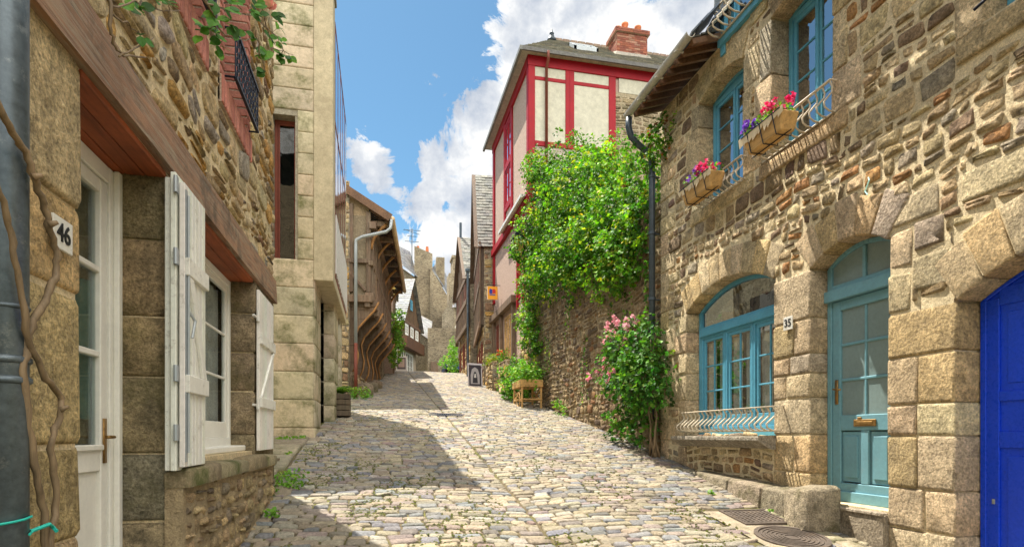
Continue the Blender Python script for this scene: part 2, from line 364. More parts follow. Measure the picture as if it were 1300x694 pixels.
def rubble(mb, F, occ, pal, vmin, vmax, hr=(.06, .17), wr=(.12, .42), w=(.006, .028), gap=.02, bev=.012, warp=.03, split=.25, bottom=None, jit=.007, cut=.2, w0=-.02):
    ph = U(0, 9)
    def W(u, v):
        a = sstep(vmin, vmin + .15, v) * sstep(vmax, vmax - .15, v)
        return (u + warp * .5 * math.sin(v * 3.1 + ph), v + a * warp * (math.sin(u * 2.3 + ph + v) + .6 * math.sin(u * 5.7 + ph * 2 + v * 1.7)))
    def put(a, b, c, d):
        if b - a < .035 or d - c < .03: return
        if bottom and d < bottom((a + b) / 2) - .02: return
        q = gap / 2 * U(.6, 1.5)
        k = min(.3 * (b - a), .03)
        P = [(a + q + U(0, k), c + q + U(0, .012)), (b - q - U(0, k), c + q + U(0, .012)), (b - q - U(0, k), d - q - U(0, .012)), (a + q + U(0, k), d - q - U(0, .012))]
        P = [W(*p) for p in P]
        P = [(min(max(p[0], occ.u0), occ.u1), p[1]) for p in P]
        mb.stone(F, P, w0, U(*w), bev, pick(pal), cut=cut, tilt=.006, dome=U(0, .008), jit=jit)
    v = vmin
    while v < vmax - .03:
        h = U(*hr)
        if RND.random() < .18: h *= 1.5
        h = min(h, vmax - v)
        for (a, b) in occ.free(v, v + h):
            u = a
            while u < b - .03:
                wd = U(*wr) * (.7 + h * 3)
                if b - (u + wd) < wr[0] * .7: wd = b - u
                e = min(b, u + wd)
                if h > .11 and RND.random() < split:
                    m_ = v + h * U(.35, .65); put(u, e, v, m_)
                    if e - u > .25 and RND.random() < .5: x = u + (e - u) * U(.35, .65); put(u, x, m_, v + h); put(x, e, m_, v + h)
                    else: put(u, e, m_, v + h)
                else: put(u, e, v, v + h)
                u = e
        v += h
def slabface(mb, F, outer, holes, w=0., th=0., col=(1, 1, 1), m=0, reveal=.3):
    polys = [[Vector((p[0], p[1], 0)) for p in outer]] + [[Vector((p[0], p[1], 0)) for p in h] for h in holes]
    tri = tessellate_polygon(polys); flat = [p for P in polys for p in P]
    mb.add([F(p.x, p.y, w) for p in flat], [tuple(x) for x in tri], col, m)
    for h in holes:
        n = len(h); mb.add([F(p[0], p[1], w) for p in h] + [F(p[0], p[1], w - reveal) for p in h], [(i, (i + 1) % n, n + (i + 1) % n, n + i) for i in range(n)], col, m)
def arc(u0, u1, vs, rise, n=10):
    h = (u1 - u0) / 2; R = (h * h + rise * rise) / (2 * rise); cu = (u0 + u1) / 2; cv = vs + rise - R
    a0 = math.atan2(vs - cv, u0 - cu); a1 = math.atan2(vs - cv, u1 - cu)
    return [(cu + R * math.cos(a0 + (a1 - a0) * i / n), cv + R * math.sin(a0 + (a1 - a0) * i / n)) for i in range(n + 1)], (cu, cv, R, a0, a1)
def arch_hole(u0, u1, v0, vs, rise): return [(u0, v0)] + arc(u0, u1, vs, rise, 12)[0] + [(u1, v0)]
def voussoirs(mb, F, occ, u0, u1, vs, rise, n, th, pal, w1=.014, depth_=.26, m=0):
    _, (cu, cv, R, a0, a1) = arc(u0, u1, vs, rise)
    for i in range(n):
        q = .006 / R; b0 = a0 + (a1 - a0) * i / n - q; b1 = a0 + (a1 - a0) * (i + 1) / n + q
        T = th * U(.92, 1.08)
        inn = [(cu + R * math.cos(b0 + (b1 - b0) * k / 2), cv + R * math.sin(b0 + (b1 - b0) * k / 2)) for k in range(3)]
        P = [inn[0], inn[1], inn[2], (cu + (R + T) * math.cos(b1), cv + (R + T) * math.sin(b1)), (cu + (R + T) * math.cos(b0), cv + (R + T) * math.sin(b0))]
        mb.stone(F, P, -depth_, w1 + U(-.005, .005), .01, pick(pal), cut=.05, tilt=.003, dome=.003, jit=.002, m=m)
        occ.poly(P)
def block(mb, F, occ, a, b, c, d, pal, w1=.014, depth_=.03, bev=.011, gap=.006, m=0, cut=.045, tilt=.006):
    P = [(a + gap, c + gap), (b - gap, c + gap * U(.5, 1.5)), (b - gap, d - gap * U(.5, 1.5)), (a + gap, d - gap)]
    mb.stone(F, P, -depth_, w1 + U(-.006, .006), bev, pick(pal), cut=cut, tilt=tilt, dome=.002, jit=.005, m=m)
    if occ: occ.rect(a, b, c, d)
def jamb(mb, F, occ, u, side, v0, v1, pal, wmin=.2, wmax=.42, hmin=.24, hmax=.42, depth_=.26, w1=.014):
    v = v0; alt = RND.random() < .5
    while v < v1 - .02:
        h = U(hmin, hmax)
        if v1 - (v + h) < hmin * .7: h = v1 - v
        wd = (wmax if alt else wmin) * U(.88, 1.1); alt = not alt
        a, b = (u - wd, u) if side < 0 else (u, u + wd)
        block(mb, F, occ, a, b, v, v + h, pal, w1, depth_)
        v += h
def pier(mb, F, occ, a, b, v0, v1, pal, depth_=.26, w1=.014, hmin=.2, hmax=.44, psplit=.45):
    v = v0
    while v < v1 - .02:
        h = U(hmin, hmax)
        if v1 - (v + h) < hmin * .7: h = v1 - v
        if RND.random() < psplit:
            x = a + (b - a) * U(.35, .65); block(mb, F, occ, a, x, v, v + h, pal, w1, depth_); block(mb, F, occ, x, b, v, v + h, pal, w1, depth_)
        else: block(mb, F, occ, a, b, v, v + h, pal, w1, depth_)
        v += h
# ------------------------------------------------------------------ slate roofs
P_SLATE = [(4, (.17, .165, .15)), (3, (.22, .21, .18)), (3, (.13, .13, .13)), (1, (.28, .26, .20))]
def slates(mb, p0, p1, q0, q1, row=.16, wid=.22, th=.012, pal=P_SLATE, over=.03):
    """p0-p1 eave, q0-q1 top; courses of separate slates"""
    p0, p1, q0, q1 = map(Vector, (p0, p1, q0, q1)); L = ((q0 - p0).length + (q1 - p1).length) / 2
    nrm = (p1 - p0).cross(q0 - p0 if (q0 - p0).length > (q1 - p1).length * .5 else q1 - p1).normalized()
    if nrm.z < 0: nrm = -nrm
    n = max(1, int(L / row))
    for i in range(n):
        a = i / n; b = min(1, (i + 1.25) / n)
        A0 = p0.lerp(q0, a); A1 = p1.lerp(q1, a); B0 = p0.lerp(q0, b); B1 = p1.lerp(q1, b)
        W = (A1 - A0).length; k = max(1, int(W / wid)); off = .5 if i % 2 else 0
        xs = [0] + [min(1, max(0, (j + off + U(-.08, .08)) / k)) for j in range(1, k + 1)] + [1]
        for s0, s1 in zip(xs, xs[1:]):
            if s1 - s0 < .02 / max(W, .1): continue
            e = .003 / max(W, .1); dz = nrm * (th + U(0, .012)); lift = U(-.006, .006)
            a0 = A0.lerp(A1, s0 + e) + (B0 - A0).normalized() * lift if (B0 - A0).length > 1e-5 else A0
            a1 = A0.lerp(A1, s1 - e) + (B1 - A1).normalized() * lift if (B1 - A1).length > 1e-5 else A1
            b0 = B0.lerp(B1, s0 + e); b1 = B0.lerp(B1, s1 - e)
            mb.hexa([a0, a1, b1, b0, a0 + dz * 1.6, a1 + dz * 1.6, b1 + dz * .4, b0 + dz * .4], pick(pal))
# ------------------------------------------------------------------ leaves
def leaf(mb, p, n, up, size, col, pointed=True, m=0, detail=False):
    n = n.normalized(); t = (up - n * up.dot(n))
    if t.length < 1e-3: t = n.orthogonal()
    t.normalize(); s_ = t.cross(n)
    if detail:
        pr = [(0, 0), (.3, .25), (.38, .5), (.25, .78), (0, 1)]
        vs = [p + t * (size * k[1]) + n * (size * .08 * math.sin(k[1] * 3)) for k in pr]
        L = [p + t * (size * k[1]) - s_ * size * k[0] * 1.0 + n * size * .1 for k in pr[1:4]]
        Rr = [p + t * (size * k[1]) + s_ * size * k[0] * 1.0 + n * size * .1 for k in pr[1:4]]
        V = vs + L + Rr
        mb.add(V, [(0, 1, 5), (1, 2, 6, 5), (2, 3, 7, 6), (3, 4, 7), (0, 8, 1), (1, 8, 9, 2), (2, 9, 10, 3), (3, 10, 4)], col, m); return
    w = size * .42
    mb.add([p, p + t * size * .45 - s_ * w + n * size * .12, p + t * size, p + t * size * .45 + s_ * w + n * size * .12, p + t * size * .5], [(0, 1, 2, 4), (0, 4, 2, 3)] if False else [(0, 4, 1), (1, 4, 2), (0, 3, 4), (3, 2, 4)], col, m)
def rvec():
    while True:
        v = Vector((U(-1, 1), U(-1, 1), U(-1, 1)))
        if .05 < v.length < 1: return v.normalized()
def foliage(mb, lobes, count, size, pal, droop=.3, clump=6, keep=None, hollow=.45):
    """lobes: (x,y,z,rx,ry,rz); leaves in little sprays through an uneven shell of each lobe"""
    tot = sum((l[3] * l[4] * l[5]) ** (2 / 3) for l in lobes)
    for l in lobes:
        k = int(count * (l[3] * l[4] * l[5]) ** (2 / 3) / tot / clump)
        c = Vector(l[:3]); r = Vector(l[3:6]); phs = [(rvec() * U(2, 5), U(0, 6)) for _ in range(4)]
        for _ in range(k):
            d = rvec(); bump_ = 1 + .16 * sum(math.sin(q[0].dot(d) * 1.6 + q[1]) for q in phs) / 2
            rr = bump_ * (hollow + (1 - hollow) * RND.random() ** .5)
            P = c + Vector((d.x * r.x, d.y * r.y, d.z * r.z)) * rr
            if keep and not keep(P): continue
            base = pick(pal); tip = rr > .97
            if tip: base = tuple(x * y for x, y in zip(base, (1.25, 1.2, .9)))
            ax = (d + rvec() * .6 + Vector((0, 0, -droop))).normalized()
            for j in range(clump):
                q = P + ax * (j * size * .35) + rvec() * size * .6
                leaf(mb, q, (d * .8 + rvec() * .8 + Vector((0, 0, .5))), ax + rvec() * .8, size * U(.5, 1.4), tuple(x * U(.7, 1.3) for x in base))
P_IVY = [(4, (.075, .20, .018)), (3, (.12, .28, .022)), (2, (.20, .38, .03)), (1, (.34, .42, .04)), (3, (.04, .11, .015))]
P_ROSE = [(4, (.055, .16, .025)), (3, (.085, .23, .03)), (2, (.14, .31, .04)), (2, (.035, .09, .018))]
P_FERN = [(3, (.12, .28, .03)), (3, (.17, .35, .04)), (1, (.26, .40, .06))]
# ================================================================== shared window / rail makers
def window(parent, F, u0, u1, v0, v1, w, mat, ncol=2, rows=3, cols=1, fr=.055, sash=.045, glass='glass', behind='dark', kick=0., dpt=.07, name='window', curtain=None, inner=.45):
    b = MB(); gl = MB(); d = MB()
    b.box((u0, v0, w - dpt), (u0 + fr, v1, w), F=F); b.box((u1 - fr, v0, w - dpt), (u1, v1, w), F=F)
    b.box((u0 + fr, v1 - fr, w - dpt), (u1 - fr, v1, w - .002), F=F); b.box((u0 + fr, v0, w - dpt), (u1 - fr, v0 + fr * 1.3, w + .012), F=F)
    a0, a1 = u0 + fr, u1 - fr; W = (a1 - a0) / ncol
    for i in range(ncol):
        p, q = a0 + i * W + .004, a0 + (i + 1) * W - .004; s = sash; ww = w - .014; bb, tt = v0 + fr * 1.3, v1 - fr
        for (x0, x1, y0, y1) in ((p, p + s, bb, tt), (q - s, q, bb, tt), (p + s, q - s, tt - s, tt), (p + s, q - s, bb, bb + s * 1.4 + kick)): b.box((x0, y0, ww - .035), (x1, y1, ww - (0 if x1 - x0 > s * 1.5 else .002)), F=F)
        gb, gt = bb + s * 1.4 + kick, tt - s
        for r in range(1, rows): y = gb + (gt - gb) * r / rows; b.box((p + s, y - .011, ww - .03), (q - s, y + .011, ww - .006), F=F)
        for c in range(1, cols): x = p + s + (q - p - 2 * s) * c / cols; b.box((x - .011, gb, ww - .031), (x + .011, gt, ww - .008), F=F)
        gl.add([F(p + s, gb, ww - .02), F(q - s, gb, ww - .02), F(q - s, gt, ww - .02), F(p + s, gt, ww - .02)], [(0, 1, 2, 3)])
        if ncol > 1 and i: b.box((p - .02, bb, ww - .01), (p + .016, tt, ww + .014), F=F)
    o = b.build(name, M[mat], parent, bevel=.004)
    gl.build('pane', M[glass], o)
    d.add([F(u0, v0, w - inner), F(u1, v0, w - inner), F(u1, v1, w - inner), F(u0, v1, w - inner), F(u0, v0, w - dpt), F(u1, v0, w - dpt), F(u1, v1, w - dpt), F(u0, v1, w - dpt)], [(0, 1, 2, 3), (0, 1, 5, 4), (1, 2, 6, 5), (2, 3, 7, 6), (3, 0, 4, 7)])
    d.build('interior', M[behind], o)
    if curtain:
        c = MB()
        for (x0, x1, y0, y1) in curtain[1]:
            n = 14
            for k in range(n):
                s0 = x0 + (x1 - x0) * k / n; s1 = x0 + (x1 - x0) * (k + 1) / n
                f0 = .012 * math.sin(k * 1.9); f1 = .012 * math.sin((k + 1) * 1.9); sg = .012 * abs(math.sin(k * 1.1))
                c.add([F(s0, y0 + sg, w - .1 + f0), F(s1, y0 + sg, w - .1 + f1), F(s1, y1, w - .1 + f1), F(s0, y1, w - .1 + f0)], [(0, 1, 2, 3)])
        c.build('curtain', M[curtain[0]], o)
    return o
def bombe_rail(parent, F, u0, u1, vb, vt, w0, n, out=.16, r=.0095):
    b = MB(); h = vt - vb
    b.box((u0, vt - .008, w0 + out * .45), (u1, vt + .006, w0 + out * .45 + .03), F=F); b.box((u0, vb - .006, w0 + .02), (u1, vb + .008, w0 + .046), F=F)
    for e in (u0, u1 - .016): b.box((e, vt - .007, -.02), (e + .016, vt + .005, w0 + out * .46), F=F)
    for i in range(n):
        u = u0 + .015 + (u1 - u0 - .03) * i / (n - 1)
        pr = [(1., .55), (.9, .50), (.78, .38), (.62, .42), (.45, .72), (.28, 1.), (.12, .95), (.02, .62), (0, .25)]
        b.tube([F(u, vb + h * a, w0 + out * c) for a, c in pr], r, 6)
    return b.build('railing', M['cream_metal'], parent, smooth=True)
def petals(mb, c, r, cols, n=10):
    for k in range(n):
        d = rvec(); d.z = abs(d.z) * .7 + .1
        leaf(mb, Vector(c) + d * r * .15, d, d + rvec() * .7, r * U(.8, 1.2), shade(RND.choice(cols), .15))
# ================================================================== stone house with teal joinery (right)
XR = 4.57
FR = FX(XR, -1)
YE = 9.07; EZ = 7.0
house = thing('stone_house', (XR + 2, 5, 0), 'granite and rubble house with teal windows, teal door and cobalt blue door', 'house')
GW = (6.17, 8.21, 1.62, 3.5, .28); DR = (4.56, 5.55, .93, 3.45, .17); BD = (1.7, 3.89, .45, 2.74, .32)
W1 = (6.78, 7.85, 4.95, 6.5, .12); W2 = (5.25, 6.2, 4.95, 6.62, .08); W4 = (2.65, 3.67, 4.83, 6.5, .08); W3 = (6.25, 7.15, 7.02, 9.0)
occ = Occ(1.2, YE, 0., EZ + .05)
for (a, b, c, s, r) in (GW, DR, BD, W1, W2, W4): occ.poly(arch_hole(a, b, c - (.3 if c < 1 else 0), s, r))
st = MB()
# arches
voussoirs(st, FR, occ, GW[0], GW[1], GW[3], GW[4], 9, .40, P_GRAN, depth_=.24)
voussoirs(st, FR, occ, DR[0], DR[1], DR[3], DR[4], 5, .40, P_GRAN, depth_=.24)
voussoirs(st, FR, occ, BD[0], BD[1], BD[3], BD[4], 9, .42, P_GRAN, depth_=.26)
for q in (W1, W2, W4): voussoirs(st, FR, occ, q[0], q[1], q[3], q[4], 3, .36, P_GRAN, depth_=.26)
# piers between the ground floor openings
pier(st, FR, occ, DR[1], GW[0], .6, 3.45, P_GRAN, .24, psplit=.6)
pier(st, FR, occ, BD[1], DR[0], .3, 2.74, P_GRAN, .25, psplit=.5, hmin=.2, hmax=.46)
for (a, b, c, d) in ((3.95, 4.3, 2.9, 3.2), (4.32, 4.56, 2.75, 3.1), (4.0, 4.28, 3.25, 3.5), (4.3, 4.54, 3.15, 3.48), (4.04, 4.5, 3.52, 3.78), (3.3, 3.85, 3.5, 3.75)): block(st, FR, occ, a, b, c, d, P_GRAN)
jamb(st, FR, occ, GW[1], 1, 1.2, 3.5, P_GRAN, .24, .48, depth_=.24)
jamb(st, FR, occ, BD[0], -1, .2, 2.74, P_GRAN)
for q in (W1, W2, W4):
    jamb(st, FR, occ, q[0], -1, q[2], q[3], P_GRAN, .22, .36, .4, .62); jamb(st, FR, occ, q[1], 1, q[2], q[3], P_GRAN, .22, .36, .4, .62)
    block(st, FR, occ, q[0] - .22, q[1] + .22, q[2] - .2, q[2], P_GRAN, .03, .26)
# house corner quoins
v = 1.2; k = 0
while v < EZ - .1:
    h = U(.26, .4); h = min(h, EZ - v); block(st, FR, occ, YE - (.5 if k % 2 else .28), YE, v, v + h, P_GRAN, .014, .3); v += h; k += 1
st.build('dressed_stonework', M['granite'], house, smooth=True)
rb = MB()
rubble(rb, FR, occ, P_RUB, .35, EZ, hr=(.065, .165), wr=(.10, .28), w=(.004, .024), bottom=lambda u: g(XR, u) - .05, warp=.03, cut=.16, jit=.013, gap=.015, split=.12)
rb.build('rubble_masonry', M['rubble'], house, smooth=True)
wl = MB()
holes = [[(p[0], p[1]) for p in arch_hole(a + .0, b - .0, c, s, r)] for (a, b, c, s, r) in (GW, DR, BD, W1, W2, W4)]
slabface(wl, FR, [(-2, -.6), (YE, -.6), (YE, EZ), (-2, EZ)], [[(p[0] + (-.03 if p[0] < (min(x[0] for x in h) + max(x[0] for x in h)) / 2 else .03), p[1] + .02) for p in h] for h in holes], 0, col=(.84, .69, .44), reveal=.32)
wl.box((XR + 1.35, -2, -.5), (XR + 5, YE - .001, 6.6), (.4, .32, .2))     # body behind
wl.box((XR + .002, YE - .3, -.5), (XR + .34, YE - .001, EZ), (.4, .32, .2))
wl.build('wall', M['mortar'], house)
# far side wall stones
# roof
rf = MB()
slates(rf, (XR - .46, 9.16, EZ + .02), (XR - .46, 7.25, EZ + .02), (XR + .3, 9.16, EZ + .3), (XR + .3, 7.25, EZ + .3))
slates(rf, (XR + .3, 9.16, EZ + .3), (XR + .3, 7.25, EZ + .3), (XR + 3.6, 9.16, EZ + 3.6), (XR + 3.6, 7.25, EZ + 3.6))
slates(rf, (XR - .46, 6.1, EZ + .02), (XR - .46, -2, EZ + .02), (XR + 3.6, 6.1, EZ + 4.2), (XR + 3.6, -2, EZ + 4.2), row=.3, wid=.5)
rf.hexa([(XR + .6, 6.1, EZ + 1.1), (XR + 3.6, 6.1, EZ + 4.2), (XR + 3.6, 7.3, EZ + 4.2), (XR + .6, 7.3, EZ + 1.1), (XR + .6, 6.1, EZ + 1.18), (XR + 3.6, 6.1, EZ + 4.28), (XR + 3.6, 7.3, EZ + 4.28), (XR + .6, 7.3, EZ + 1.18)], (.17, .165, .15))
roof = rf.build('roof', M['slate'], house)
ev = MB()
for y in [9.1 - .23 * i for i in range(9)]: ev.beam((XR - .46, y, EZ - .05), (XR + .3, y, EZ + .2), .06, .08, col=shade((1, 1, 1), .3))
for y in [6.0 - .25 * i for i in range(32)]:
    ev.beam((XR - .47, y, EZ - .04), (XR + .3, y, EZ + .73), .07, .09, col=shade((1, 1, 1), .3))
for i in range(34):
    u = 7.3 + 1.75 * i / 33; ev.beam((XR - .44, u, EZ - .01), (XR + .1, u + U(-.06, .06), EZ + .19), .04, .012, col=shade((1.5, 1.3, 1.1), .4))
ev.box((XR - .47, -2, EZ - .005), (XR + .05, 6.1, EZ + .01)); ev.build('eave_timbers', M['timber_y'], roof, bevel=.004)
# dormer over the first window
dm = MB()
for (a, b, c, d) in ((7.15, 7.29, EZ, 9.2), (6.1, 6.25, EZ, 9.2)): dm.box((XR + .03, a, c), (XR + .32, b, d), (.47, .37, .25))
dm.box((XR + .035, 6.1, 9.0), (XR + 1.6, 7.29, 9.3), (.47, .37, .25)); dm.box((XR + .032, 6.1, EZ), (XR + 1.4, 7.285, EZ + .02), (.4, .3, .2))
dm.build('dormer_stonework', M['granite'], house, bevel=.01)
ck = MB()
slates(ck, (XR - .1, 7.3, EZ + .1), (XR + 2, 7.3, EZ + .1), (XR - .1, 7.32, 9.1), (XR + 2, 7.32, 9.1), row=.2, wid=.26, pal=[(2, (.10, .13, .18)), (2, (.15, .18, .23))])
for i, (x, y, z, s) in enumerate(((XR - .42, 7.26, EZ + .12, .36), (XR - .3, 7.2, EZ + .24, .36), (XR - .14, 7.2, EZ + .3, .38), (XR - .0, 7.22, EZ + .42, .36))):
    ck.beam((x, y - .16, z), (x + .05, y + .2, z - .03), .02, s, up=(.9, 0, 1), col=(.12, .15, .2))
ck.build('dormer_cheek', M['slate'], house)
gu = MB()
n = 10; prof = [(math.cos(math.pi * i / n), -math.sin(math.pi * i / n)) for i in range(n + 1)]
def gutter(y0, y1, x, z, r=.062):
    vs = [];
    for y in (y0, y1): vs += [(x + r * c, y, z + r * s) for c, s in prof] + [(x + r * .88 * c, y, z + r * .88 * s) for c, s in prof[::-1]]
    k = 2 * (n + 1); gu.add(vs, [(i, (i + 1) % k, k + (i + 1) % k, k + i) for i in range(k)] + [list(range(k)), list(range(k, 2 * k))])
    y = y0 + .3
    while y < y1: gu.box((x - r - .004, y, z - r - .006), (x + r, y + .03, z - r + .01)); y += .6
gutter(7.12, 9.2, XR - .55, EZ - .02); gutter(-2, 6.1, XR - .55, EZ - .02)
gu.build('gutter', M['gutter'], roof)
# joinery ----------------------------------------------------------- big arched window
def arched_light(b, F, u0, u1, vs, rise, w, t, mt=.05, bars=(), base=None):
    o, _ = arc(u0, u1, vs, rise, 16); i, _ = arc(u0 + t, u1 - t, vs + .0, rise - t * .75, 16)
    for k in range(16):
        P = [o[k], o[k + 1], i[k + 1], i[k]]
        b.prism([(p[0], p[1]) for p in P], w - mt, w, F)
w_ = -.2
gwm = MB()
u0, u1, v0, vs, rs = GW; tr = 3.13
gwm.box((u0, v0, w_ - .07), (u0 + .06, vs, w_), F=FR); gwm.box((u1 - .06, v0, w_ - .07), (u1, vs, w_), F=FR)
arched_light(gwm, FR, u0, u1, vs, rs, w_ - .001, .07, .07)
gwm.box((u0 + .06, tr, w_ - .08), (u1 - .06, tr + .1, w_ + .035), F=FR); gwm.box((u0 + .06, tr + .1, w_ - .07), (u1 - .06, tr + .14, w_ + .01), F=FR)
gwm.box((u0 + .06, v0, w_ - .08), (u1 - .06, v0 + .1, w_ + .03), F=FR)
gwf = gwm.build('window_surround', M['teal'], house, bevel=.005)
gg = MB(); A_, _ = arc(u0 + .06, u1 - .06, vs, rs - .05, 12)
gg.add([FR(p[0], p[1], w_ - .05) for p in A_] + [FR(u1 - .06, tr + .13, w_ - .05), FR(u0 + .06, tr + .13, w_ - .05)], [list(range(len(A_) + 2))]); gg.build('pane', M['glass_mirror'], gwf)
W = (u1 - u0 - .12) / 3
for i in range(3):
    a = u0 + .06 + i * W
    window(house, FR, a + .004, a + W - .004, v0 + .1, tr, w_ - .003, 'teal', 1, 3, 2, .04, .045, name='casement', kick=.1, curtain=('lace', [(a + .07, a + W * .42, v0 + .3, tr - .1), (a + W * .58, a + W - .07, v0 + .3, tr - .1)]), behind='dark', inner=.8)
bb = MB(); bb.box((u0, tr, w_ - .9), (u1, vs + rs, w_ - .88), F=FR); bb.build('interior', M['dark'], gwf)
sl = MB()
pr = [(0, 0), (.05, .0), (.1, .03), (.17, .07), (.22, .09), (.22, .145), (0, .15)]
a, b = 6.12, 8.28; vs_ = []
for u in (a, b): vs_ += [FR(u, 1.49 + p[1], p[0] + .02) for p in pr]
k = len(pr); sl.add(vs_, [(i, (i + 1) % k, k + (i + 1) % k, k + i) for i in range(k)] + [list(range(k)), list(range(k, 2 * k))], (.48, .42, .33))
sl.build('window_ledge', M['granite'], house, bevel=.01)
bombe_rail(house, FR, 5.98, 8.12, 1.7, 1.985, .03, 20, .2, .011)
# upper windows
for q in (W1, W2, W4):
    w2 = window(house, FR, q[0], q[1], q[2], q[3] + .01, -.22, 'teal', 2, 4, 1, .06, .05, inner=.9)
    m2 = MB(); arched_light(m2, FR, q[0], q[1], q[3], q[4], -.221, .06, .06)
    P = arc(q[0], q[1], q[3], q[4], 8)[0]; m2.add([FR(p[0], p[1], -.25) for p in P], [list(range(len(P)))]); m2.build('head', M['teal'], w2)
bombe_rail(house, FR, 6.68, 7.72, 4.91, 5.2, .0, 11); bombe_rail(house, FR, 5.16, 6.36, 4.95, 5.27, .0, 12); bombe_rail(house, FR, 6.2, 7.2, 7.02, 7.36, .05, 9, .22, .012)
window(house, FR, W3[0], W3[1], W3[2], W3[3], -.06, 'teal', 2, 4, 1, .08, .055, inner=.9)
cs = MB(); cs.box((W3[0] - .06, 6.93, .0), (W3[1] + .12, 7.03, .07), F=FR); cs.box((W3[1] + .0, 6.8, -.02), (W3[1] + .1, 7.3, .04), F=FR); cs.build('dormer_sill', M['teal'], house, bevel=.005)
# number 35 door
u0, u1, v0, vs, rs = DR; w_ = -.2
dd = MB(); dd.box((u0, v0, w_ - .06), (u0 + .06, vs, w_), F=FR); dd.box((u1 - .06, v0, w_ - .06), (u1, vs, w_), F=FR)
arched_light(dd, FR, u0, u1, vs, rs, w_ - .001, .06, .06)
dd.box((u0 + .0, 3.08, w_ - .05), (u1, 3.2, w_ + .045), F=FR); dd.box((u0 + .06, 3.2, w_ - .05), (u1 - .06, 3.25, w_ + .01), F=FR); dd.box(((u0 + u1) / 2 - .02, 3.2, w_ - .04), ((u0 + u1) / 2 + .02, vs + rs - .05, w_ - .004), F=FR)
dfo = dd.build('door_frame', M['teal_pale'], house, bevel=.005)
gg = MB(); A_, _ = arc(u0 + .05, u1 - .05, vs, rs - .04, 10); gg.add([FR(p[0], p[1], w_ - .03) for p in A_] + [FR(u1 - .05, 3.22, w_ - .03), FR(u0 + .05, 3.22, w_ - .03)], [list(range(len(A_) + 2))]); gg.build('pane', M['glass_frost'], dfo)
dl = MB(); a, b, c, d = u0 + .065, u1 - .065, v0 + .02, 3.075; wd = w_ - .012
for (x0, x1, y0, y1, e) in ((a, a + .11, c, d, 0), (b - .11, b, c, d, 0), (a + .11, b - .11, d - .1, d, .001), (a + .11, b - .11, c, c + .2, .001), (a + .11, b - .11, 1.70, 1.86, .001), ((a + b) / 2 - .05, (a + b) / 2 + .05, c + .2, 1.70, .002), (a + .0, b, c, c + .11, -.02)): dl.box((x0, y0, wd - .045), (x1, y1, wd - e), F=FR)
for x in (a + .16, (a + b) / 2 + .1):
    dl.box((x - .04, c + .21, wd - .04), (x + .04 + .17, 1.69, wd - .022), F=FR); dl.box((x + .0, c + .26, wd - .04), (x + .17, 1.64, wd - .008), F=FR)
for r in range(1, 3): y = 1.86 + (d - .1 - 1.86) * r / 3; dl.box((a + .11, y - .014, wd - .04), (b - .11, y + .014, wd - .01), F=FR)
dl.box(((a + b) / 2 - .014, 1.86, wd - .041), ((a + b) / 2 + .014, d - .1, wd - .012), F=FR)
door = dl.build('door', M['teal_pale'], house, bevel=.006)
gp = MB(); gp.box((a + .1, 1.85, wd - .03), (b - .1, d - .09, wd - .026), F=FR); gp.build('pane', M['glass_frost'], door)
hd = MB(); hd.box((b - .085, 1.98, wd), (b - .045, 2.24, wd + .01), F=FR); hd.tube([FR(b - .065, 2.14, wd), FR(b - .065, 2.14, wd + .05), FR(b - .17, 2.13, wd + .05)], .01, 8); hd.build('handle', M['brass'], door, smooth=True)
lb = MB(); lb.box(((a + b) / 2 - .15, 1.74, wd), ((a + b) / 2 + .13, 1.81, wd + .012), F=FR); lb.box(((a + b) / 2 - .11, 1.757, wd + .01), ((a + b) / 2 + .09, 1.79, wd + .018), F=FR); lb.box(((a + b) / 2 + .03, 1.81, wd), ((a + b) / 2 + .08, 1.835, wd + .012), F=FR); lb.build('letter_slot', M['brass'], door, bevel=.003)
th = MB(); th.stone(FR, [(u0 - .02, .45), (u1 + .08, .45), (u1 + .08, .92), (u0 - .02, .92)], -.25, .06, .015, (.45, .37, .27), cut=.03, tilt=.0)
th.box((u0, .90, -.25), (u1 + .03, .935, .075), (.6, .5, .38), F=FR); th.build('doorstep', M['granite'], house, bevel=.008)
# blue door
u0, u1, v0, vs, rs = BD; w_ = -.23
bd = MB(); bd.box((u0, v0, w_ - .06), (u0 + .05, vs, w_), F=FR); bd.box((u1 - .05, v0, w_ - .06), (u1, vs, w_), F=FR); arched_light(bd, FR, u0, u1, vs, rs, w_ - .001, .05, .06)
bfo = bd.build('blue_door_frame', M['blue'], house, bevel=.005)
bl = MB(); A_ = arc(u0 + .05, u1 - .05, vs - .0, rs - .04, 14)[0]; bl.prism([(u0 + .05, v0 + .03)] + A_ + [(u1 - .05, v0 + .03)], w_ - .05, w_ - .02, FR)
for s_ in (0, 1):
    x0, x1 = (u0 + .05, 2.79) if s_ == 0 else (2.80, u1 - .05)
    for (a, b, c, d) in ((x0, x0 + .1, v0 + .03, vs), (x1 - .1, x1, v0 + .03, vs), (x0 + .1, x1 - .1, v0 + .03, v0 + .2), (x0 + .1, x1 - .1, 1.55, 1.68), (x0 + .1, x1 - .1, 1.92, 2.0), (x0 + .1, x1 - .1, vs - .06, vs + .08)): bl.box((a, c, w_ - .02), (b, d, w_ - (.004 if b - a < .12 else .006)), F=FR)
    bl.box((x0 + .16, v0 + .27, w_ - .02), (x1 - .16, 1.49, w_ - .012), F=FR); bl.box((x0 + .16, 2.06, w_ - .02), (x1 - .16, vs - .12, w_ - .012), F=FR)
bdo = bl.build('blue_door', M['blue'], house, bevel=.006)
kh = MB(); kh.box((2.87, 1.45, w_ - .004), (2.9, 1.58, w_ + .006), F=FR); kh.box((u1 - .12, 1.1, w_ - .004), (u1 - .1, 1.14, w_ + .004), F=FR); kh.build('lock_plate', M['pipe_grey'], bdo)
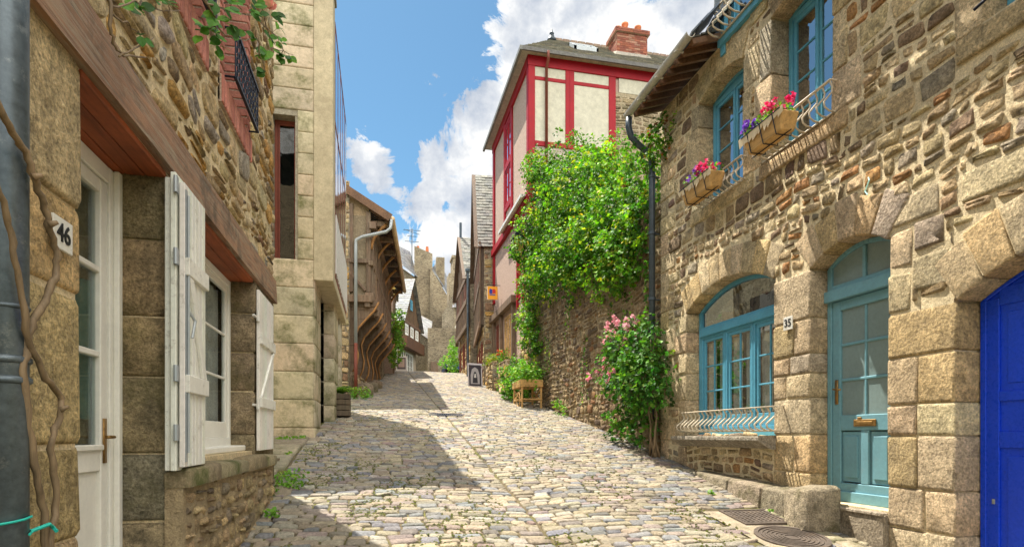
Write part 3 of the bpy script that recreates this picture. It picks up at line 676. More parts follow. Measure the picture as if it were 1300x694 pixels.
# small wall fixings
fx = MB(); fx.tube([FR(4.75, 4.1, .03), FR(4.72, 4.06, .05), FR(4.78, 3.98, .04), FR(4.74, 3.93, .05)], .006, 6, (.5, .9, .85)); fx.build('cable_stub', M['plain'], house)
ih = MB(); ih.tube([FR(3.45, 4.95, .0), FR(3.5, 4.92, .14), FR(3.62, 4.88, .16)], .012, 6); ih.build('shutter_hook', M['iron'], house, smooth=True)
tv = MB()
for k in range(9): tv.tube([FR(6.08 + U(-.03, .03), 1.5 - k * .07, .035), FR(6.08 + U(-.04, .04), 1.42 - k * .07, .05)], .008, 5)
# downpipe
dp = thing('downpipe', (XR - .1, 9.15, 1.35), 'dark grey swan necked downpipe at the corner of the granite house beside the ivy', 'drainpipe')
p = MB(); p.tube([(XR - .55, 9.12, EZ - .1), (XR - .55, 9.13, EZ - .26), (XR - .5, 9.14, EZ - .4), (XR - .36, 9.15, EZ - .52), (XR - .2, 9.15, EZ - .62), (XR - .13, 9.15, EZ - .74), (XR - .12, 9.15, EZ - .9), (XR - .12, 9.15, 1.35)], .052, 12); p.build('pipe', M['zinc_dark'], dp, smooth=True)
c = MB()
for z in (5.95, 5.0, 3.9, 2.8): c.lathe((XR - .12, 9.15, z), [(.054, 0), (.064, .004), (.064, .05), (.054, .054)]); c.box((XR - .12, 9.14, z + .01), (XR + .02, 9.16, z + .03))
c.build('pipe_collar', M['zinc_dark'], dp, smooth=False)
# house number plates
def plate(name, F, u, v, w, s, txt, label, wid=1.35, ts=.8):
    t = thing(name, F(u, v, w), label, 'house number')
    b = MB(); b.box((u - s * wid / 2, v - s / 2, w), (u + s * wid / 2, v + s / 2, w + .012), F=F); b.build('plate', M['enamel'], t, bevel=.003)
    cu = bpy.data.curves.new('digit_curve', 'FONT'); cu.body = txt; cu.size = s * ts; cu.extrude = .0015; cu.align_x = 'CENTER'; cu.align_y = 'CENTER'; cu.offset = s * .012
    tmp = bpy.data.objects.new('tmp', cu); COL.objects.link(tmp); bpy.context.view_layer.update(); me = bpy.data.meshes.new_from_object(tmp.evaluated_get(bpy.context.evaluated_depsgraph_get())); bpy.data.objects.remove(tmp)
    me.materials.clear(); me.materials.append(M['black']); at = me.color_attributes.new('Col', 'FLOAT_COLOR', 'CORNER'); at.data.foreach_set('color', [1.0] * (4 * len(me.loops)))
    o = bpy.data.objects.new('digits', me); COL.objects.link(o); o.parent = t
    P0 = Vector(F(u, v, w + .014)); o.location = P0 - t.location
    return t, o
t35, d35 = plate('number_plate', FR, 5.87, 2.92, .035, .15, '35', 'small white enamel house number 35 on the granite pier between window and teal door', 1.0)
d35.rotation_euler = (rad(90), 0, rad(-90))
# kerb slab and bench stone
kb = thing('kerbstone', (4.4, 6.4, 1.0), 'long worn stone kerb slab under the arched teal window', 'kerbstone')
m_ = MB()
ys = [5.52, 6.0, 6.75, 7.7]
for a, b in zip(ys, ys[1:]):
    za, zb = g(4.3, a), g(4.3, b); q = 4.20 + (a - 5.5) * .07; q2 = 4.20 + (b - 5.5) * .07
    ta, tb = za + .30 - (a - 5.5) * .115, zb + .30 - (b - 5.5) * .115
    m_.hexa([(q, a + .005, za - .1), (4.62, a + .005, za - .1), (4.62, b - .005, zb - .1), (q2, b - .005, zb - .1), (q + .04, a + .005, ta), (4.62, a + .005, ta + .02), (4.62, b - .005, tb + .02), (q2 + .04, b - .005, tb)], shade((.40, .33, .23)))
m_.build('slab', M['dark_granite'], kb, bevel=.02)
bs = MB(); z = g(4.3, 5.2)
bs.stone(lambda u, v, w: (u, v, w), [(4.1, 5.08), (4.56, 5.06), (4.57, 5.5), (4.14, 5.49)], z - .15, z + .43, .035, (.40, .33, .23), cut=.16, tilt=.02, jit=.012, dome=.01)
o = bs.build('mounting_block', M['dark_granite'], smooth=True); tag(o, 'rough granite guard stone at the end of the kerb beside the teal door', 'stone block')
# flower boxes on the rails
def flowerbox(u0, u1, v, w, label, pals):
    t = thing('flower_box', FR((u0 + u1) / 2, v, w), label, 'flower box', 'window flower boxes')
    b = MB(); h = .2
    P = [(u0 + .05, w + .03), (u1 - .05, w + .03), (u1 - .05, w + .19), (u0 + .05, w + .19)]; Q = [(u0, w), (u1, w), (u1, w + .24), (u0, w + .24)]
    lo = [FR(a, v, c) for a, c in P]; hi = [FR(a, v + h, c) for a, c in Q]
    b.hexa(lo + hi, (1, 1, 1))
    b.build('trough', M['wicker'], t, bevel=.015)
    l = MB()
    for k in range(9):
        u = u0 + (u1 - u0) * k / 8; l.add([FR(u - .05, v + h + .012, w + .25), FR(u + .05, v + h + .012, w + .25), FR(u + .04 + U(-.02, .02), v + h - .08 + U(-.03, .03), w + .235), FR(u - .03, v + h - .05 + U(-.03, .02), w + .235)], [(0, 1, 2, 3)], (.75, .62, .42))
    l.build('liner', M['plain'], t)
    s = MB()
    for k in (.18, .5, .82):
        u = u0 + (u1 - u0) * k; s.tube([FR(u, v + h, w + .255), FR(u, v - .008, w + .2), FR(u, v - .008, w + .02), FR(u, v + h, w - .012)], .006, 5)
    for z_, q in ((v + h + .005, .25), (v - .008, .11)): s.tube([FR(u0, z_, w + q), FR(u1, z_, w + q)], .006, 5)
    s.build('wire_cradle', M['iron'], t)
    e = MB(); e.box((u0 + .02, v + h - .02, w + .02), (u1 - .02, v + h + .005, w + .22), F=FR); e.build('soil', M['earth'], t)
    f = MB(); q = MB()
    for k in range(170):
        p_ = Vector(FR(U(u0 + .02, u1 - .02), v + h + U(0, .12), w + U(.0, .25))); leaf(f, p_, rvec() + Vector((0, 0, 1)), rvec() + Vector((0, 0, .5)), U(.03, .055), pick(P_FERN))
    f.build('leaves', M['leaf'], t)
    for (f0, f1, cols) in pals:
        for k in range(22): petals(q, FR(u0 + (u1 - u0) * U(f0, f1), v + h + U(.07, .17), w + U(.02, .25)), .042, cols, 8)
    q.build('flowers', M['petal'], t)
PINK = [(.75, .03, .16), (.80, .08, .25)]; PURP = [(.16, .05, .50), (.26, .10, .60)]
flowerbox(5.42, 6.1, 4.87, .24, 'wooden petunia box on the upper window rail nearest above the teal door', [(.0, .5, PINK), (.72, 1., PURP)])
flowerbox(6.86, 7.62, 4.87, .2, 'wooden petunia box on the upper window rail beside the gutter and downpipe', [(.1, .55, PINK), (.4, 1., PURP + [(.5, .2, .6)])])
# ================================================================== rubble house number 46 (left)
XL_ = -1.2
FLt = FX(XL_, 1)
h46 = thing('rubble_house', (XL_ - 2, 4, 0), 'honey rubble house with a long timber lintel, white shutters and white glazed door', 'house')
D = (2.74, 3.72, .42, 3.14); WN = (4.38, 6.09, 1.5, 3.14)
occ = Occ(1.0, 7.2, 0., 8.2)
for q in (D, WN): occ.rect(q[0], q[1], q[2] - .4 if q is D else q[2], q[3])
st = MB()
pier(st, FLt, occ, 1.75, D[0], .2, 3.16, P_GOLD, .26, hmin=.34, hmax=.62, psplit=.3)
pier(st, FLt, occ, 1.0, 1.75, .2, 3.16, P_GOLD, .05, psplit=.5)
dk = MB()
pier(dk, FLt, occ, D[1], WN[0], .4, 3.15, P_DARK, .27, hmin=.34, hmax=.5, psplit=.0)
pier(dk, FLt, occ, WN[1], 7.2, 1.0, 3.15, P_DARK, .27, hmin=.3, hmax=.45, psplit=.4)
B2 = (4.99, 5.79, 4.4, 6.3); B1 = (3.55, 4.37, 4.4, 6.3)
rc = MB()
for q in (B1, B2):
    occ.rect(q[0] - .17, q[1] + .17, q[2] - .26, q[3] + .2)
st.build('door_pier', M['granite'], h46, smooth=True); dk.build('weathered_piers', M['dark_granite'], h46, smooth=True)
rb = MB(); occ.rect(1.0, 7.2, 3.14, 3.43)
rubble(rb, FLt, occ, P_RUBL, 3.42, 8.2, hr=(.07, .19), wr=(.12, .4), w=(.004, .03), split=.4, warp=.05, cut=.3, jit=.012, gap=.026)
rb.build('rubble_masonry', M['rubble'], h46, smooth=True)
wl = MB()
slabface(wl, FLt, [(-3, -.8), (7.2, -.8), (7.2, 8.2), (-3, 8.2)], [[(q[0] - .03, q[2]), (q[1] + .03, q[2]), (q[1] + .03, q[3]), (q[0] - .03, q[3])] for q in (D, WN, B1, B2)], 0, col=(.86, .69, .42), reveal=.3)
wl.box((-7, -3, -.8), (XL_ - .32, 7.199, 7.4), (.46, .37, .24)); wl.box((XL_ - .32, 6.9, -.8), (XL_ - .002, 7.199, 8.2), (.46, .37, .24))
wl.build('wall', M['mortar'], h46)
r_ = MB(); slates(r_, (XL_ + .1, -3, 8.15), (XL_ + .1, 7.2, 8.15), (XL_ - 3, -3, 11), (XL_ - 3, 7.2, 11), row=.3, wid=.5); slates(r_, (-7.6, 7.35, 8.1), (-7.6, -3, 8.1), (XL_ - 3, 7.35, 11), (XL_ - 3, -3, 11), row=.4, wid=.7)
r_.add([(XL_, 7.2, 8.1), (-7, 7.2, 8.1), (XL_ - 3, 7.2, 10.9)], [(0, 1, 2)]); r_.build('roof', M['slate'], h46)
be = MB()
ys = [-1, 1.2, 2.3, 3.4, 4.5, 5.7, 7.22]
for a, b in zip(ys, ys[1:]):
    f = lambda y: .012 * math.sin(y * 2.1); k = lambda y: .01 * math.sin(y * 3.3 + 1)
    be.hexa([(XL_ - .26, a, 3.15 + f(a)), (XL_ + .05, a, 3.15 + f(a)), (XL_ + .05, b, 3.15 + f(b)), (XL_ - .26, b, 3.15 + f(b)), (XL_ - .26, a, 3.42 + k(a)), (XL_ + .035, a, 3.42 + k(a)), (XL_ + .035, b, 3.42 + k(b)), (XL_ - .26, b, 3.42 + k(b))])
be.build('timber_lintel', M['beam'], h46)
sf = MB()
for q in (D, WN):
    for i in range(3): sf.box((XL_ - .3 + i * .105, q[0] + .003, 3.115), (XL_ - .2 + i * .105, q[1] - .003, 3.148), shade((1, 1, 1), .15))
sf.build('lintel_soffit', M['soffit'], h46, bevel=.004)
# first-floor brick framed openings
for i, q in enumerate((B1, B2)):
    b = MB()
    def br(a, b_, c, d, w=.02, dep=.28, pal=None): b.stone(FLt, [(a + .007, c + .007), (b_ - .007, c + .007), (b_ - .007, d - .007), (a + .007, d - .007)], -dep, w, .004, shade((.48, .20, .15) if w > 0 else (.5, .11, .06), .2), cut=.05)
    v = q[2]
    while v < q[3]:
        for (a, c) in ((q[0] - .13, q[0]), (q[1], q[1] + .13)): br(a, c, v, v + .075)
        v += .078
    u = q[0] - .13
    while u < q[1] + .12: br(u, min(u + .075, q[1] + .13), q[2] - .22, q[2], .035, .1); br(u, u + .075, q[3], q[3] + .2, .02, .2); u += .078
    s = b.build('brick_surround', M['red_brick'], h46, smooth=False)
    b = MB()
    for (a, c) in ((q[0] - .13, q[0] - .016), (q[1] + .016, q[1] + .13)): b.box((a, q[2] - .2, -.28), (c, q[3], .012), (.62, .47, .36), F=FLt)
    b.box((q[0] - .13, q[2] - .215, -.1), (q[1] + .13, q[2] - .006, .024), (.62, .47, .36), F=FLt); b.build('brick_joints', M['mortar'], s)
    window(h46, FLt, q[0], q[1], q[2], q[3], -.27, 'maroon', 2, 3, 1)
    a = MB(); u0, u1 = q[0] - .02, q[1] + .04; vb, vt, w = q[2] + .04, q[2] + .42, .1
    for (z, r) in ((vt, .014), (vb, .01)): a.box((u0, z - r, w - .012), (u1, z + r, w + .012), F=FLt)
    for e in (u0, u1): a.tube([FLt(e, vt, -.02), FLt(e, vt, w)], .008, 6); a.tube([FLt(e, vb, -.02), FLt(e, vb, w)], .008, 6)
    n = 11
    for k in range(n + 1): u = u0 + (u1 - u0) * k / n; a.tube([FLt(u, vb, w), FLt(u, vt, w)], .006, 6)
    for k in range(n):
        u = u0 + (u1 - u0) * (k + .5) / n
        for j in range(4):
            zc = vb + (vt - vb) * (j + .5) / 4; rr = .028; a.tube([FLt(u + rr * math.cos(x), zc + rr * math.sin(x) * (1 if j % 2 else .7), w) for x in [t_ * .7 for t_ in range(10)]], .005, 5)
        a.lathe(FLt(u, vb + .17, w), [(.001, -.012), (.012, 0), (.001, .012)], 6)
    a.build('balcony_rail', M['iron'], h46)
# door: white frame with glazed upper part
fr_ = MB(); w_ = -.24
fr_.box((D[0], D[2], w_ - .06), (D[0] + .05, 3.11, w_), F=FLt); fr_.box((D[1] - .09, D[2], w_ - .06), (D[1], 3.11, w_), F=FLt); fr_.box((D[1] - .05, D[2], w_), (D[1] - .003, 3.11, w_ + .03), F=FLt); fr_.box((D[0] + .05, 3.02, w_ - .06), (D[1] - .09, 3.11, w_ - .002), F=FLt)
fr_.build('door_frame', M['white_win'], h46, bevel=.005)
dl = MB(); a, b, c, d = D[0] + .055, D[1] - .095, D[2], 3.015; wd = w_ - .012; gb = 1.60
for (x0, x1, y0, y1, e) in ((a, a + .1, c, d, 0), (b - .075, b, c, d, 0), (a + .1, b - .075, d - .07, d, .001), (a + .1, b - .075, gb - .14, gb, .001), (a + .1, b - .075, c, c + .2, .001)): dl.box((x0, y0, wd - .045), (x1, y1, wd - e), F=FLt)
dl.box((a + .1, c + .2, wd - .04), (b - .075, gb - .14, wd - .02), F=FLt); dl.box((a + .1, gb - .03, wd - .0), (b - .075, gb + .0, wd + .018), F=FLt)
for z in (2.08, 2.53): dl.box((a + .1, z - .016, wd - .04), (b - .075, z + .016, wd - .004), F=FLt)
do = dl.build('door', M['white_win'], h46, bevel=.005)
gp = MB(); gp.box((a + .09, gb - .01, wd - .03), (b - .07, d - .06, wd - .025), F=FLt); gp.build('pane', M['glass'], do)
it = MB(); it.add([FLt(D[0], 0, -1.3), FLt(D[1] + .4, 0, -1.3), FLt(D[1] + .4, 3.3, -1.3), FLt(D[0], 3.3, -1.3)], [(0, 1, 2, 3)]); it.build('interior', M['dark'], do)
cu = MB(); n = 22
for k in range(n):
    x0 = a + .1 + (b - a - .17) * k / n; x1 = a + .1 + (b - a - .17) * (k + 1) / n; f = lambda i: -.05 + .014 * math.sin(i * 1.3); e = lambda i: 1.78 + .05 * math.sin(i * .55)
    cu.add([FLt(x0, e(k), wd + f(k)), FLt(x1, e(k + 1), wd + f(k + 1)), FLt(x1, 2.46, wd + f(k + 1)), FLt(x0, 2.46, wd + f(k))], [(0, 1, 2, 3)])
cu.build('curtain', M['curtain_green'], do)
hd = MB(); hd.box((b - .055, 1.5, wd), (b - .02, 1.74, wd + .008), F=FLt); hd.tube([FLt(b - .037, 1.64, wd), FLt(b - .037, 1.64, wd + .05), FLt(b - .13, 1.64, wd + .055)], .009, 8); hd.build('handle', M['brass'], do, smooth=True)
bz = MB(); bz.box((D[0] + .25, 1.36, wd - .015), (D[0] + .34, 1.41, wd - .005), F=FLt); bz.build('name_plate', M['enamel'], do)
# ground-floor window
wo = window(h46, FLt, WN[0], WN[1], WN[2] + .05, 3.11, -.19, 'white_win', 2, 3, 1, .06, .06, kick=.06, inner=.9, curtain=('lace', [(WN[0] + .9, WN[1] - .1, 1.7, 3.0)]))
sl = MB(); sl.box((WN[0], WN[2], -.25), (WN[1] + .02, WN[2] + .055, -.06), F=FLt); sl.build('sill', M['white_win'], wo, bevel=.01)
# shutters
def shutter(name, u0, u1, v0, v1, w, face=True, label=None, flip=False):
    b = MB(); n = 6; th = .03
    for i in range(n):
        x0 = u0 + (u1 - u0) * i / n + .002; x1 = u0 + (u1 - u0) * (i + 1) / n - .002; b.box((x0, v0, w), (x1, v1, w + th), shade((1, 1, 1), .05), F=FLt)
    if face:
        hb = .1; ww = w + th
        zs = (v0 + .42, v1 - .42 - hb)
        for z in zs: b.box((u0 + .004, z, ww - .002), (u1 - .004, z + hb, ww + .024), F=FLt)
        a, c = (u0 + .03, u1 - .1) if not flip else (u1 - .1, u0 + .03)
        b.prism([(a, zs[0] + hb + .002), (a + .07, zs[0] + hb + .002), (c + .07, zs[1] - .002), (c, zs[1] - .002)], ww - .002, ww + .02, FLt)
    o = b.build(name, M['white'], h46, bevel=.004); return o
s1 = shutter('shutter', 3.66, 4.06, 1.45, 3.1, .02, False); s2 = shutter('shutter', 3.63, 4.05, 1.45, 3.12, .058, False); s3 = shutter('shutter', 3.64, 4.04, 1.47, 3.07, .1, True, flip=True)
for s in (s1, s2, s3): s['label'] = 'white plank shutter leaf folded against the near pier'
s4 = shutter('shutter', 6.13, 6.9, 1.5, 3.06, .03, True); s4['label'] = 'white planked and braced shutter folded on the far pier'
hg = MB()
for z in (1.62, 1.95, 2.6, 3.0): hg.box((3.61, z, .085), (3.64, z + .09, .1), F=FLt); hg.tube([FLt(3.61, z, .092), FLt(3.61, z + .09, .092)], .011, 8)
hg.build('hinge', M['pipe_grey'], s3)
hg = MB(); hg.box((3.645, 1.5, .131), (3.67, 3.03, .137), F=FLt); hg.tube([FLt(3.66, 1.55, .144), FLt(3.66, 3.0, .144)], .007, 6); hg.tube([FLt(3.66, 2.35, .144), FLt(3.69, 2.3, .17), FLt(3.67, 2.2, .16)], .008, 6); hg.build('shutter_bolt', M['pipe_grey'], s3)
hg = MB()
for z in (1.9, 2.75): hg.tube([FLt(6.11, z, .05), FLt(6.11, z + .1, .05)], .016, 8); hg.box((6.0, z + .03, .02), (6.12, z + .05, .04), F=FLt)
hg.build('hinge', M['enamel'], s4)
# plinth wall with mossy ledge below the window
pl = MB(); FP = FX(XL_ + .1, 1); oc2 = Occ(3.72, 6.62, 0, 1.4)
rubble(pl, FP, oc2, [(3, (.60, .44, .24)), (2, (.46, .34, .19)), (2, (.70, .52, .27)), (1, (.34, .27, .18))], .4, 1.38, hr=(.06, .14), wr=(.1, .26), w=(.0, .03), bottom=lambda u: g(-1, u) - .05, warp=.02, cut=.28, jit=.01)
pl.build('plinth_rubble', M['rubble'], h46, smooth=True)
pm = MB(); pm.box((XL_ + .004, 3.712, -.2), (XL_ + .1, 6.62, 1.38), (.44, .34, .2)); pm.box((XL_ + .004, 3.722, 1.36), (XL_ + .08, 7.19, 1.39), (.28, .22, .14)); pm.build('plinth', M['mortar'], h46)
lg = MB(); FZ = lambda u, v, w: (u, v, w)
for a, b in ((3.70, 4.39), (4.39, 5.3), (5.3, 6.08), (6.08, 6.64)): lg.stone(FZ, [(XL_ - (.27 if a > 4 else .0), a + .004), (XL_ + .14, a + .004), (XL_ + .14, b - .004), (XL_ - (.27 if a > 4 else .0), b - .004)], 1.35, 1.46, .025, shade((.28, .22, .13)), cut=.03, jit=.006, tilt=.01)
lg.build('ledge', M['mossy'], h46, smooth=True)
# number 46
t46, d46 = plate('number_plate', FLt, 2.53, 2.40, .03, .12, '46', 'white enamel house number 46 on the golden stone pier beside the glazed door', 1.15)
d46.rotation_euler = (rad(90), 0, rad(90))
# zinc downpipe
dp = thing('downpipe', (-1.08, 2.05, .2), 'thick grey zinc downpipe with a teal string tied near its foot, nearest on the left', 'drainpipe')
p = MB(); p.tube([(-1.08, 2.03, -.1), (-1.08, 2.03, 5.5)], .056, 24); p.build('pipe', M['zinc'], dp, smooth=True)
c = MB()
for z in (1.80, 1.86): c.lathe((-1.08, 2.03, z), [(.056, 0), (.064, .006), (.064, .018), (.056, .024)], 24)
c.box((-1.2, 2.02, 1.83), (-1.08, 2.04, 1.85)); c.lathe((-1.08, 2.03, 2.02), [(.056, 0), (.06, .004), (.06, .01), (.056, .014)], 24)
c.build('pipe_collar', M['zinc'], dp, smooth=True)
s_ = MB(); s_.tube([(-1.08 + .062 * math.cos(a * .5), 2.03 + .062 * math.sin(a * .5), 1.355 + .004 * a) for a in range(14)], .004, 6, (.02, .42, .34)); s_.tube([(-1.03, 2.06, 1.36), (-1.0, 2.1, 1.375), (-1.01, 2.14, 1.36), (-.99, 2.12, 1.35)], .006, 6, (.02, .42, .34))
s_.build('string', M['plain'], dp)
# climbing rose: stems and sprigs
cr = thing('climbing_rose', (-1.06, 2.2, .2), 'knotty bare climbing rose stems by the zinc pipe, pink bloom above', 'climbing rose')
def P(px, py, X): y, z = onX(px, py, X); return Vector((X, y, z))
sm = MB()
def wob(pts, k=4, a=.004):
    out = []
    for p, q in zip(pts, pts[1:]):
        for i in range(k): out.append(p.lerp(q, i / k) + rvec() * a)
    return out + [pts[-1]]
for pts, r0, r1 in ((([-40, 60], [0, 143], [20, 175], [33, 192], [42, 225], [55, 258], [62, 285], [73, 320], [72, 345], [62, 375], [45, 400], [36, 430], [30, 470], [36, 540], [45, 600], [56, 650], [60, 720]), .012, .014),
                    (([-30, 200], [0, 245], [12, 285], [20, 330], [28, 380], [36, 430], [58, 480], [80, 505], [76, 530], [64, 560], [68, 600], [72, 640], [66, 670], [62, 720]), .011, .013)):
    pp = wob([P(a, b, -1.0 - .002 * i) for i, (a, b) in enumerate(pts)]); sm.tube(pp, [.8 * (r0 + (r1 - r0) * i / len(pp)) * U(.88, 1.15) for i in range(len(pp))], 8)
for k in (3, 5, 7):
    q = P(*[(42, 225), (62, 285), (76, 520)][(k - 3) // 2], -1.0); sm.tube([q, q + Vector((.02, .01, .012))], [.012, .006], 6)
lf = MB(); fl = MB()
def sprig(pts, nl, r=.004, size=.05, big=1.35):
    pp = wob(pts, 4, .006); sm.tube(pp, [r * (1 - .6 * i / len(pp)) for i in range(len(pp))], 6)
    for k in range(nl):
        i = RND.randrange(2, len(pp)); q = pp[i]; d = (rvec() + Vector((.3, -.2, -.2))).normalized(); tip = q + d * size * .8
        sm.tube([q, tip], .0015, 4)
        for j in range(RND.choice((3, 5))): leaf(lf, tip + d * (j // 2) * size * .45, Vector((.5, -.8, .5)) + rvec() * .6, d + rvec() * .9, size * U(.7, 1.1) * big, pick(P_ROSE), detail=True)
X2 = -.92
sprig([P(138, -20, X2), P(140, 30, X2), P(145, 55, X2), P(155, 70, X2), P(185, 73, X2)], 0, .007)
sprig([P(142, 20, X2), P(160, 28, X2), P(175, 42, X2)], 1, size=.035); sprig([P(150, 72, X2), P(172, 62, X2), P(195, 48, X2)], 0); sprig([P(140, 10, X2), P(170, 2, X2), P(200, 12, X2), P(228, 14, X2)], 5, size=.04)
X3 = -.6
sprig([P(235, -25, X3), P(262, 5, X3), P(290, 12, X3), P(325, 22, X3), P(352, 48, X3), P(362, 70, X3)], 9, size=.042)
sprig([P(262, 0, X3), P(280, 40, X3), P(300, 52, X3), P(322, 50, X3)], 6, size=.042); sprig([P(330, -20, X3), P(335, 20, X3), P(345, 60, X3), P(372, 70, X3)], 6, size=.042); sprig([P(325, 40, X3), P(330, 70, X3), P(338, 92, X3)], 3, size=.045)
sm.build('stem', M['stem'], cr, smooth=True); lf.build('leaves', M['leaf'], cr)
fc = P(343, 10, X3)
for k in range(34):
    d = rvec(); leaf(fl, fc + d * .008, d, Vector((-.2, .2, 1)) + d * .9, U(.04, .06), shade((.85, .36, .32) if k % 3 else (.9, .55, .38), .12), detail=True)
fl.build('bloom', M['petal'], cr)
# ================================================================== modern ashlar building with projecting bay
mb_ = thing('ashlar_building', (-2.6, 12.5, 1.6), 'modern pale ashlar building with a tall slot window and a projecting timber slatted bay', 'building')
YA = 10.56; XA = -1.10; FA = FY(YA, -1); FB = FX(XA, 1)
SW = (-1.76, -1.36, 4.5, 7.05)
oc = Occ(-4.2, XA, 0, 10.2); oc.rect(*SW)
a = MB(); v = 1.3
while v < 9.0:
    h = .475 if v < 4.4 else .36
    for x0, x1 in oc.free(v + .01, v + h - .01):
        u = x1
        while u > x0 + .02:
            w = 2.2 if v < 4.4 else U(.9, 1.4); e = max(x0, u - w); a.stone(FA, [(e + .002, v + .004), (u - .002, v + .004), (u - .002, v + h - .004), (e + .002, v + h - .004)], -.1, .02, .012, shade((.55, .46, .31), .1), cut=.01, tilt=.002, dome=.001); u = e
    # return onto the street
    if v < 4.3:
        a.stone(FB, [(YA, v + .004), (11.55, v + .004), (11.55, v + h - .004), (YA, v + h - .004)], -.1, .02, .012, shade((.50, .42, .29), .1), cut=.01)
        a.stone(FB, [(12.42, v + .004), (13.5, v + .004), (13.5, v + h - .004), (12.42, v + h - .004)], -.3, .2, .012, shade((.46, .38, .26), .1), cut=.01)
        a.stone(FB, [(13.9, v + .004), (14.55, v + .004), (14.55, v + h - .004), (13.9, v + h - .004)], -.3, .22, .012, shade((.46, .40, .30), .06), cut=.01)
    v += h
a.build('ashlar_facing', M['ashlar'], mb_, smooth=True)
w = MB(); slabface(w, FA, [(-4.2, .5), (XA, .5), (XA, 9.2), (-4.2, 9.2)], [[(SW[0], SW[2]), (SW[1], SW[2]), (SW[1], SW[3]), (SW[0], SW[3])]], 0, col=(.4, .36, .27), reveal=.3)
w.box((-4.2, YA + .32, .5), (-2.0, 14.5, 8.94), (.4, .36, .27)); w.box((-1.999, YA + .7, .5), (XA - .351, 14.499, 8.93), (.4, .36, .27)); w.box((XA - .3, YA + .003, .5), (XA - .001, 11.55, 8.92), (.4, .36, .27)); w.box((XA - .35, 11.551, 4.3), (XA - .002, 12.419, 8.92), (.4, .36, .27))
w.box((XA - .35, 12.42, .5), (XA - .003, 14.5, 8.91), (.4, .36, .27)); w.build('wall', M['mortar'], mb_)
wo = window(mb_, FA, SW[0], SW[1], SW[2], SW[3], -.2, 'maroon', 1, 1, 1, .05, .03, glass='glass_mirror', behind='dark', inner=.4)
dr = MB(); dr.box((XA - .3, 11.55, 1), (XA - .26, 12.42, 4.3)); dr.build('door', M['maroon'], mb_)
# bay
b = MB(); BX = -.78; BZ = 4.28
b.box((XA + .0, YA - .03, BZ), (BX, YA + .38, 9.25), (.60, .53, .38)); b.box((XA + .0, YA + .38, BZ), (BX - .0, 14.5, BZ + .18), (.60, .53, .38)); b.box((XA, 14.4, BZ + .18), (BX, 14.52, 9.0), (.60, .53, .38))
b.box((XA - .02, YA - .1, 9.25), (BX + .03, YA + .42, 9.34), (.3, .28, .25))
b.build('bay_concrete', M['concrete'], mb_, bevel=.012)
b = MB(); y = YA + .42; k = 0
while y < 14.35:
    b.box((BX - .07, y, BZ + .18), (BX + .002, y + .05, 9.0)); y += .72
for z in (BZ + .18, 5.62, 7.2, 8.94): b.box((BX - .08, YA + .4, z), (BX + .004, 14.4, z + .07))
bo = b.build('bay_frame', M['maroon'], mb_, bevel=.004)
b = MB(); y = YA + .48
while y < 14.3: b.box((BX - .05, y, BZ + .27), (BX + .02, y + .3, 5.6)); y += .36
b.build('panel', M['enamel'], bo)
b = MB(); b.box((BX - .03, YA + .45, 5.7), (BX - .002, 14.4, 8.93)); b.build('pane', M['glass_mirror'], bo)
b = MB(); b.box((XA - .0, YA + .4, 5.5), (BX - .15, 14.4, 8.9)); b.build('interior', M['dark'], bo)
r_ = MB(); r_.hexa([(-4.3, YA + .01, 8.95), (-.9, YA + .01, 8.95), (-.9, 14.55, 8.95), (-4.3, 14.55, 8.95), (-4.3, YA + .01, 10.4), (-.84, YA + .01, 9.22), (-.78, 14.6, 9.02), (-4.3, 14.6, 10.3)], (.16, .12, .1)); r_.build('roof', M['slate'], mb_)
# ================================================================== ground, street
def XLs(y):
    pts = [(-5, -1.12), (7, -1.12), (10.5, -1.12), (14.6, -.95), (17.8, -.7), (26, .15), (35, .5), (60, 1.2)]
    for (a, b), (c, d) in zip(pts, pts[1:]):
        if y <= c: return b + (d - b) * (y - a) / (c - a)
    return pts[-1][1]
gm = MB(); xs = [-260, -60, -20, -8, -4, -2, -1, 0] + [.5 + i * .14 for i in range(32)] + [5.2, 8, 20, 60, 260]; ysg = [-60, -20, -8, -4, 0, 2, 4, 6, 8, 10, 12, 14, 16, 18, 20, 23, 26, 29, 33, 38, 50, 70, 110, 300]
vv = [(x, y, (g(x, y) if y < 75 else g(x, 75)) - .008) for y in ysg for x in xs]; k = len(xs)
gm.add(vv, [(j * k + i, j * k + i + 1, (j + 1) * k + i + 1, (j + 1) * k + i) for j in range(len(ysg) - 1) for i in range(k - 1)], (.17, .13, .085))
o = gm.build('ground', M['joint'], smooth=True); tag(o, kind='structure')
P_COB = [(6, (.46, .385, .27)), (5, (.41, .35, .255)), (2, (.36, .295, .265)), (3, (.29, .29, .29)), (3, (.44, .39, .30)), (1.5, (.26, .26, .28)), (1, (.38, .29, .25)), (2, (.47, .43, .36)), (1, (.22, .20, .18))]
cb = MB()
